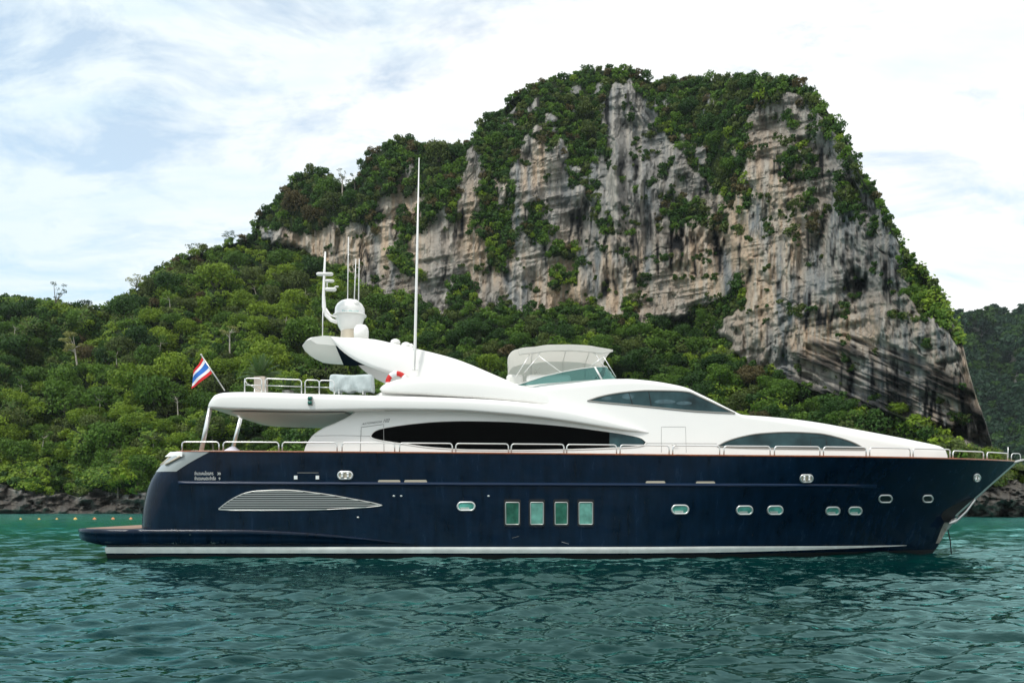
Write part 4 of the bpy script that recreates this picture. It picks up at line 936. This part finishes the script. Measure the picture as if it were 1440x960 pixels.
# ------------------------------------------------------------------ vegetation
def leaf_mat(name, dark, lite, attr=True):
    m = bpy.data.materials.new(name); m.use_nodes = True; t = m.node_tree; b = t.nodes['Principled BSDF']; b.inputs['Roughness'].default_value = .65; b.inputs['Specular IOR Level'].default_value = .25
    a = N(t, 'ShaderNodeAttribute'); a.attribute_name = 'tint'; oi = N(t, 'ShaderNodeObjectInfo')
    ad_ = N(t, 'ShaderNodeMath', operation='MULTIPLY_ADD'); ad_.inputs[1].default_value = .35; t.links.new(oi.outputs['Random'], ad_.inputs[0]); t.links.new(a.outputs['Fac'], ad_.inputs[2])
    sb = N(t, 'ShaderNodeMath', operation='SUBTRACT'); sb.inputs[1].default_value = .17; t.links.new(ad_.outputs[0], sb.inputs[0])
    r = N(t, 'ShaderNodeValToRGB'); r.color_ramp.elements[0].color = (*dark, 1); r.color_ramp.elements[1].color = (*lite, 1); t.links.new(sb.outputs[0], r.inputs[0]); t.links.new(r.outputs[0], b.inputs['Base Color'])
    tl = N(t, 'ShaderNodeBsdfTranslucent'); t.links.new(r.outputs[0], tl.inputs[0]); mx = N(t, 'ShaderNodeMixShader'); mx.inputs[0].default_value = .3; t.links.new(b.outputs[0], mx.inputs[1]); t.links.new(tl.outputs[0], mx.inputs[2]); t.links.new(mx.outputs[0], t.nodes['Material Output'].inputs[0])
    return m
LM = {'dark': leaf_mat('leaves_dark_green', (.009, .036, .006), (.060, .13, .02)), 'bright': leaf_mat('leaves_bright_green', (.052, .115, .006), (.245, .34, .028)),
      'olive': leaf_mat('leaves_olive', (.036, .058, .010), (.125, .165, .036)), 'mid': leaf_mat('leaves_mid_green', (.028, .075, .007), (.125, .225, .024)), 'brown': leaf_mat('leaves_brownish', (.042, .040, .012), (.13, .10, .038)), 'teal': leaf_mat('leaves_blue_green', (.008, .030, .014), (.030, .075, .034))}
BARK = mat('bark', (.12, .10, .08), rough=.9, var=.3); BARKP = mat('pale_bark', (.38, .34, .28), rough=.8, var=.2)
def leaves(rs, n, size, lobes, flat=.75, hole=0.0):
    """n leaf quads spread over clustered lobes; lobes = [(centre, radius)]; returns verts (n,4,3), tint (n,4)"""
    wts = np.array([l[1]**2 for l in lobes]); wts = wts/wts.sum(); li = rs.choice(len(lobes), n, p=wts)
    c = np.array([l[0] for l in lobes])[li]; rad = np.array([l[1] for l in lobes])[li]
    d = rs.randn(n, 3); d[:, 2] = d[:, 2]*.9 + .25; d /= np.linalg.norm(d, axis=1)[:, None]
    rr = rad*(1 - .35*rs.rand(n)**1.5)*(1 + .12*rs.randn(n)); p = c + d*rr[:, None]*np.array([1, 1, flat])
    nrm = d + .55*rs.randn(n, 3); nrm /= np.linalg.norm(nrm, axis=1)[:, None]; u = np.cross(nrm, rs.randn(n, 3)); u /= np.linalg.norm(u, axis=1)[:, None]; w = np.cross(nrm, u)
    s = size*(.6 + .8*rs.rand(n))[:, None]; q = np.stack([p + u*s, p + w*s*.55, p - u*s, p - w*s*.55], 1)
    tint = .25 + .35*rs.rand(n) + .28*(rs.rand(len(lobes))[li] - .3)
    return q, np.repeat(tint[:, None], 4, 1)
def crown_mesh(name, rs, n, size, lobes, m, flat=.75):
    q, tn = leaves(rs, n, size, lobes, flat); return npmesh(name, q.reshape(-1, 3), np.arange(n*4).reshape(n, 4), m, {'tint': tn.ravel()})
def lobes_round(rs, k, R0=1.0, tall=1.0):
    L = []
    for i in range(k):
        a = rs.rand()*6.28; e = rs.rand()*1.4 - .25; r = R0*(.42 + .2*rs.rand()); L.append(((math.cos(a)*math.cos(e)*R0*.62, math.sin(a)*math.cos(e)*R0*.62, (math.sin(e)*.6 + .15)*tall*R0), r*.85))
    L.append(((0, 0, 0), R0*.7)); return L
def trunk_mesh(rs, h, r, lobes, m):
    mb = MB(); bend = rs.randn(2)*.12*h; mid = (bend[0]*.5, bend[1]*.5, -h*.5); mb.tube([(bend[0], bend[1], -h), (bend[0]*.8, bend[1]*.8, -h*.75), mid, (0, 0, 0)], [r*1.3, r, r*.85, r*.6], 6)
    for c, rad in lobes[:6]: mb.tube([(0, 0, -h*.15), tuple(np.array(c)*.5 + np.array([0, 0, -h*.03])), c], [r*.5, r*.35, r*.12], 5)
    me = bpy.data.meshes.new('trunk'); me.from_pydata(mb.v, [], mb.f); me.materials.append(m); return me
RS = np.random.RandomState(11)
PROTO = []                     # (kind, crown mesh, trunk mesh), unit crown radius
for kind, cnt in (('dark', 3), ('bright', 3), ('olive', 3), ('mid', 3), ('brown', 2)):
    for i in range(cnt):
        lb = lobes_round(RS, 10 + i*3, 1.0, .8 + .25*RS.rand()); PROTO.append((kind, crown_mesh('crown', RS, 2800, .068, lb, LM[kind]), trunk_mesh(RS, 1.5, .06, lb, BARK)))
KL = {'dark': 'dark green tree packed among the others on the wooded hillside', 'bright': 'bright yellow-green tree packed among the others on the wooded hillside', 'olive': 'dull olive green tree packed among the others on the wooded hillside',
      'mid': 'fresh green tree packed among the others on the wooded hillside', 'brown': 'brownish rust-tinged tree packed among the others on the wooded hillside'}
KG = {'dark': 'dark green trees on the hillside', 'bright': 'bright yellow-green trees on the hillside', 'olive': 'olive green trees on the hillside', 'mid': 'fresh green trees on the hillside', 'brown': 'brownish trees on the hillside'}
PX, PY, GX, GY, GZ = ISL['PX'], ISL['PY'], ISL['X'], ISL['Y'], ISL['Z']
veg_ok = (ISL['rock'] < .5) & (~ISL['tide'])
def kind_at(px, py, r):
    left = px < 560; n = float(fbm(px/60., py/45., 123, 2)); t = r.rand()
    for (cx, cy, rx, ry), w_ in (((20, 490, 75, 75), 'D'), ((245, 400, 50, 60), 'O'), ((185, 445, 55, 45), 'V'), ((400, 455, 130, 70), 'B'), ((90, 600, 200, 70), 'B'), ((330, 590, 60, 50), 'D'), ((700, 460, 120, 40), 'D')):
        if ((px-cx)/rx)**2 + ((py-cy)/ry)**2 < .5 + .9*r.rand():
            return {'D': ('dark', 'dark', 'olive', 'dark', 'mid'), 'O': ('olive', 'brown', 'olive', 'dark', 'mid'), 'V': ('mid', 'dark', 'bright', 'mid', 'dark'), 'B': ('bright', 'bright', 'mid', 'mid', 'olive')}[w_][r.randint(5)]
    if py < 330 or px > 900 and py < 400: w = [('dark', .42), ('mid', .25), ('olive', .2), ('bright', .03), ('brown', .10)]
    elif px > 1240: w = [('bright', .42), ('mid', .28), ('olive', .2), ('dark', .08), ('brown', .02)]
    elif left and n > .52: w = [('bright', .48), ('mid', .32), ('dark', .08), ('olive', .09), ('brown', .03)]
    elif left: w = [('dark', .28), ('mid', .36), ('olive', .16), ('brown', .05), ('bright', .15)]
    else: w = [('dark', .40), ('mid', .34), ('bright', .12), ('olive', .10), ('brown', .04)]
    s = 0
    for k, q in w:
        s += q
        if t < s: return k
    return 'mid'
creep = np.clip((fbm(PX/46, PY/34, 909, 3) - .44)*30, 0, 1)*((PX < 620) | (PX > 900))*(PY > 335)
def sample_trees():
    out = []; r = np.random.RandomState(21); ii, jj = np.where(veg_ok & (PX > -420) & (PX < 1545)); order = r.permutation(len(ii)); occ = {}
    for o_ in order:
        i, j = ii[o_], jj[o_]; px, py, Y = PX[i, j], PY[i, j], GY[i, j]
        R0 = (1.5 + 3.6*r.rand()**1.7) if px < 620 else r.uniform(1.6, 3.3)
        nr = float(ISL['rock'][max(0, i-5):i+6, max(0, j-5):j+6].mean())
        if nr > 0: R0 = r.uniform(1.1, 1.9)
        if py < sil_f(px) + 12: R0 = min(R0, r.uniform(1.2, 2.4))
        if px > 1215 and py < sil_f(px) + 45: R0 = min(R0, r.uniform(.7, 1.2))
        if (shore_f(px) - py) < 60: R0 = min(R0, r.uniform(.9, 2.2))
        rp = R0*FPX/Y; g = (int(px//24), int(py//24)); ok = True
        for a in (-1, 0, 1):
            for b in (-1, 0, 1):
                for q in occ.get((g[0]+a, g[1]+b), ()):
                    if ((q[0]-px)**2 + ((q[1]-py)*1.25)**2) < (.52*(q[2]+rp))**2: ok = False; break
                if not ok: break
            if not ok: break
        if not ok: continue
        if creep[i, j] > .5 and r.rand() < .6: continue
        occ.setdefault(g, []).append((px, py, rp)); out.append((px, py, GX[i, j], Y, GZ[i, j], R0, rp, kind_at(px, py, r)))
    return out
TREES = sample_trees()
def hidden(t):
    px, py = t[0], t[1]
    if px < -8 or px > 1448: return True
    if py > 640 and px > 250 and px < 1400: return True
    if 540 < px < 1330 and py > 600: return True
    return False
vis = sorted([t for t in TREES if not hidden(t)], key=lambda t: -t[6])
near, far = vis[:275], vis[275:] + [t for t in TREES if hidden(t)]
print('trees', len(TREES), len(near), len(far))
rr_ = np.random.RandomState(5); used = set()
for (px, py, x, y, z, R0, rp, kind) in near:
    c = [k for k, p in enumerate(PROTO) if p[0] == kind]; pk = PROTO[c[rr_.randint(len(c))]]
    t = thing('tree', KL[kind], 'tree', (x, y + R0*.1, z - R0*.9), KG[kind])
    rz = rr_.rand()*6.28; s = (R0*(.95+.2*rr_.rand()), R0*(.95+.2*rr_.rand()), R0*(.85+.4*rr_.rand()))
    for nm, me in (('crown', pk[1]), ('trunk', pk[2])):
        ch = bpy.data.objects.new(nm, me); COL.objects.link(ch); ch.parent = t; ch.location = (0, 0, R0*1.15); ch.rotation_euler = (0, 0, rz); ch.scale = s
# the rest of the wood reads as one mass
def forest(name, trees, lm_for, per=330, size=.30, seed=3):
    r = np.random.RandomState(seed); bank = {}
    for k in range(10):
        lb = lobes_round(r, 6, 1.0, .9); bank[k] = leaves(r, per, 1.0, lb, .8)   # size scaled below
    Q, Tn, Mi = [], [], []
    kinds = list(LM.keys())
    for (px, py, x, y, z, R0, rp, kind) in trees:
        lb = lobes_round(r, 5, 1.0, .9); n = int(per*(R0/2.4)**1.6)+60; q, tn = leaves(r, n, size/R0*(1 + max(0, y-300)/300.), lb, .8)
        q = q*R0 + np.array([x, y + R0*.1, z + R0*.25]); Q.append(q.reshape(-1, 3)); Tn.append(tn.ravel() + .25*(r.rand() - .5)); Mi.append(np.full(n, kinds.index(kind)))
    Q = np.concatenate(Q); Tn = np.concatenate(Tn); Mi = np.concatenate(Mi); n = len(Mi)
    me = npmesh(name, Q, np.arange(n*4).reshape(n, 4), None, {'tint': Tn})
    for k in kinds: me.materials.append(LM[k])
    me.polygons.foreach_set('material_index', Mi.astype(np.int32)); o = link(name, me); tag(o, kind='stuff'); return o
forest('forest', far, None)
# creepers blanketing the ground between the trees
def creepers():
    r = np.random.RandomState(31); ii, jj = np.where(veg_ok & (creep > .05) & (PX > -200)); n = 150000; k = r.randint(0, len(ii), n); i, j = ii[k], jj[k]
    keep = r.rand(n) < creep[i, j]*np.clip((GY[i, j]/240.)**2, .3, 1.5) + .1; i, j = i[keep], j[keep]; n = len(i)
    c = np.stack([GX[i, j], GY[i, j], GZ[i, j]], 1) + r.randn(n, 3)*np.array([.35, .35, .2]); lump = 2.4*(fbm(c[:, 0]/2.6, c[:, 2]/2.0, 55, 3) - .35); c[:, 1] -= lump*.9 + .3; c[:, 2] += lump*.6 + .2
    nm = np.stack([r.randn(n)*.5, -1 + r.randn(n)*.5, .9 + r.randn(n)*.5], 1); nm /= np.linalg.norm(nm, axis=1)[:, None]; u = np.cross(nm, r.randn(n, 3)); u /= np.linalg.norm(u, axis=1)[:, None]; w = np.cross(nm, u); s = (.20 + .22*r.rand(n))[:, None]
    q = np.stack([c + u*s, c + w*s*.6, c - u*s, c - w*s*.6], 1); tn = .15 + .3*r.rand(n) + .35*np.clip(lump/1.6, 0, 1)
    me = npmesh('creepers', q.reshape(-1, 3), np.arange(n*4).reshape(n, 4), None, {'tint': np.repeat(tn, 4)})
    for k_ in ('mid', 'bright', 'olive'): me.materials.append(LM[k_])
    mi = (fbm(c[:, 0]/14, c[:, 2]/10, 77, 2) + .25*(r.rand(n)-.5)); me.polygons.foreach_set('material_index', np.where(mi > .53, 1, np.where(mi < .36, 2, 0)).astype(np.int32)); tag(link('creepers', me), kind='stuff')
creepers()
# crest fringe trees lean out of the skyline
fr = []; r_ = np.random.RandomState(9)
for px in np.arange(-300, 1350, 3.6):
    i = int(np.argmin(np.abs(ISL['PX'][:, 0] - px))); j = -1
    if ISL['rock'][i, -6] > .5 and r_.rand() < .6: continue
    R0 = r_.uniform(.5, 1.5) if px < 1160 else r_.uniform(.2, .6); q = int(r_.randint(0, 3)); b = ISL['bk'][i, q] if q else np.array([GX[i, -1], GY[i, -1], GZ[i, -1]])
    fr.append((px, sil_f(px), b[0], b[1], b[2] - R0*.2, R0, 0, kind_at(px, float(sil_f(px)), r_)))
forest('crest_bushes', fr, None, per=300, size=.24, seed=8)
# bushes clinging to ledges of the cliff
cb = []
ii, jj = np.where((ISL['rock'] > .5))
nz = fbm(PX/22, PY/14, 333, 3) + .035*np.clip((300 - PY)/120, -.5, 1) + .10*np.exp(-(((PX-890)/60)**2 + ((PY-160)/60)**2)) + .09*np.exp(-(((PX-1120)/70)**2 + ((PY-185)/45)**2)) + .07*np.exp(-(((PX-560)/30)**2 + ((PY-250)/40)**2))
for _ in range(9000):
    k = r_.randint(len(ii)); i, j = ii[k], jj[k]
    if nz[i, j] > .685: cb.append((PX[i, j], PY[i, j], GX[i, j], GY[i, j]-.3, GZ[i, j], r_.uniform(.25, .9), 0, 'dark' if r_.rand() < .6 else 'olive'))
print('ledge bushes', len(cb)); forest('ledge_bushes', cb, None, per=260, size=.2, seed=12)
# undergrowth near the shore
ug = []
ii, jj = np.where((~ISL['tide']) & (ISL['rock'] < .5) & (shore_f(PX) - PY < 90) & (PX > -200))
for _ in range(900):
    k = r_.randint(len(ii)); i, j = ii[k], jj[k]
    if 260 < PX[i, j] < 1330: continue
    ug.append((PX[i, j], PY[i, j], GX[i, j], GY[i, j]-.3, GZ[i, j], r_.uniform(.5, 1.2), 0, ('bright', 'mid', 'olive')[r_.randint(3)]))
forest('undergrowth', ug, None, per=420, size=.13, seed=14)
# far headland woods
ff = []
ii, jj = np.where((FAR['rock'] < .5) & (FAR['PX'] < 1700)); 
for _ in range(2600):
    k = r_.randint(len(ii)); i, j = ii[k], jj[k]; ff.append((0, 0, FAR['X'][i, j], FAR['Y'][i, j], FAR['Z'][i, j], r_.uniform(3, 6.0), 0, ('dark', 'teal', 'teal')[r_.randint(3)]))
forest('far_woods', ff, None, per=60, size=.85, seed=15)

# single trees that stand out of the wood
def ground(px, py):
    i = int(np.argmin(np.abs(PX[:, 0] - px))); j = int(np.argmin(np.abs(PY[i] - py))); return GX[i, j], GY[i, j], GZ[i, j]
LP_ = leaf_mat('leaves_pale_olive', (.12, .125, .035), (.32, .32, .10))
def lone_tree(px, pyb, pyt, rpx, kind, bark, label, dens=500, gap=.5, seed=0, lean=0):
    x, y, z = ground(px, pyb); k = y/FPX; h = (pyb - pyt)*k; R0 = rpx*k; r = np.random.RandomState(seed + int(px)); t = thing('tree', label, 'tree', (x, y, z))
    lb = []
    for i in range(9):
        a = r.rand()*6.28; rr2 = R0*(.3 + .6*r.rand()); lb.append(((math.cos(a)*rr2 + lean*k, math.sin(a)*rr2, h*(1 - gap*r.rand())), R0*(.22 + .2*r.rand())))
    q, tn = leaves(r, dens, .17, lb, .55); me = npmesh('crown', q.reshape(-1, 3), np.arange(dens*4).reshape(dens, 4), LP_ if px in (110, 190, 323) else LM[kind], {'tint': tn.ravel()}); link('crown', me, t)
    mb = MB(); top = (lean*k*.6, 0, h*(1-gap*.8)); w = .022*h; mb.tube([(0, 0, -1), (lean*k*.1, 0, h*.25), top], [w*1.2, w, w*.7], 6)
    for c, rad in lb: mb.tube([top if c[2] > top[2] else (top[0]*.8, 0, top[2]*.85), tuple(np.array(c)*.6 + np.array(top)*.4), c], [w*.5, w*.3, w*.12], 5)
    m2 = bpy.data.meshes.new('trunk'); m2.from_pydata(mb.v, [], mb.f); m2.materials.append(bark); link('trunk', m2, t)
lone_tree(110, 532, 468, 17, 'olive', BARKP, 'small tree with a bare pale trunk and thin olive crown low on the left slope', 1500, .4, 1, -8)
lone_tree(323, 510, 455, 12, 'mid', BARKP, 'thin tree with a straight white trunk on the slope above the flag', 260, .3, 2)
lone_tree(74, 436, 398, 12, 'dark', BARK, 'tall sparse tree rising above the ridge at the far left', 260, .9, 3, 6)
lone_tree(118, 440, 422, 12, 'teal', BARK, 'flat-topped little tree on the ridge right of the tall sparse one', 300, .3, 4)
lone_tree(190, 418, 390, 17, 'olive', BARK, 'spreading open-crowned tree on the left skyline below the first step of the ridge', 520, .5, 5)
lone_tree(268, 366, 344, 13, 'dark', BARK, 'thin dark tree on the skyline where the left ridge begins to climb steeply', 260, .5, 6)
lone_tree(328, 348, 326, 13, 'dark', BARK, 'dense dark tree on the skyline just left of the pale rock band', 520, .6, 7)
lone_tree(482, 285, 238, 10, 'olive', BARKP, 'slender pale-trunked tree in the saddle of the ridge between two crags', 200, .4, 8)
lone_tree(500, 275, 246, 10, 'olive', BARK, 'thin leafy tree in the saddle of the ridge against the taller crag', 260, .5, 9)
lone_tree(362, 318, 306, 8, 'dark', BARK, 'tiny dark bush tree at the left end of the pale rock band', 200, .6, 10)
_re = random.Random(4)
for (_px, _py, _h) in ((30, 560, 30), (60, 640, 34), (140, 590, 36), (165, 520, 30), (225, 505, 34), (250, 590, 38), (215, 640, 30), (300, 450, 26), (360, 420, 24), (400, 470, 30), (430, 430, 26), (20, 480, 26), (285, 540, 30), (240, 440, 26)):
    lone_tree(_px, _py, _py - _h, _re.uniform(9, 14), _re.choice(('mid', 'olive', 'bright')), BARKP, 'slim tree with a pale trunk sticking up out of the bushes on the left slope', 420, _re.uniform(.3, .5), 30 + _px, _re.uniform(-5, 5))
for _o in [o for o in bpy.data.objects if o.get('label', '').startswith('slim tree with a pale trunk')]: _o['group'] = 'slim pale-trunked trees on the left slope'
# swimming-area floats
M_FLOAT = mat('yellow_float', (.75, .42, .10), rough=.5); M_FLOAT2 = mat('orange_float', (.70, .22, .08), rough=.5)
NTH = ['nearest the stern of the yacht', 'second out from the stern', 'third out from the stern', 'fourth out from the stern', 'fifth out from the stern', 'second from the left edge of the photo', 'nearest the left edge of the photo']
for k, px in enumerate((184, 159, 133, 106, 80, 55, 29)):
    x, y, z = P(px, 729.5, 1200*1.8/21.8); t = thing('float', ('orange' if k < 3 else 'yellow') + ' float on the water line, ' + NTH[k], 'float', (x, y, 0), 'row of floats off the shore')
    sc = 1.0 if k < 4 else .75
    MB().lathe((x, y, -.1), [(.02, -.08*sc), (.15*sc, -.02), (.2*sc, .08), (.2*sc, .16*sc), (.13*sc, .25*sc), (.02, .29*sc)], 14).build('buoy', M_FLOAT2 if k < 3 else M_FLOAT, t)
    MB().lathe((x, y, .13*sc), [(.02, 0), (.05*sc, .02), (.05*sc, .09*sc), (.01, .11*sc)], 8).build('cap', M_FLOAT, t)

# ------------------------------------------------------------------ haze
def haze():
    bm = MB(); x0, x1, y0, y1, z0, z1 = -2650, 2650, -30, 2650, -2.2, 190
    bm.box(((x0+x1)/2, (y0+y1)/2, (z0+z1)/2), (x1-x0, y1-y0, z1-z0))
    m = bpy.data.materials.new('haze_air'); m.use_nodes = True; t = m.node_tree; t.nodes.remove(t.nodes['Principled BSDF'])
    v = N(t, 'ShaderNodeVolumePrincipled'); v.inputs['Density'].default_value = 0.00007; v.inputs['Color'].default_value = (.80, .92, 1.0, 1); v.inputs['Anisotropy'].default_value = 0.2
    t.links.new(v.outputs[0], t.nodes['Material Output'].inputs['Volume'])
    o = bm.build('haze', m, smooth=False); tag(o, kind='stuff')
haze()
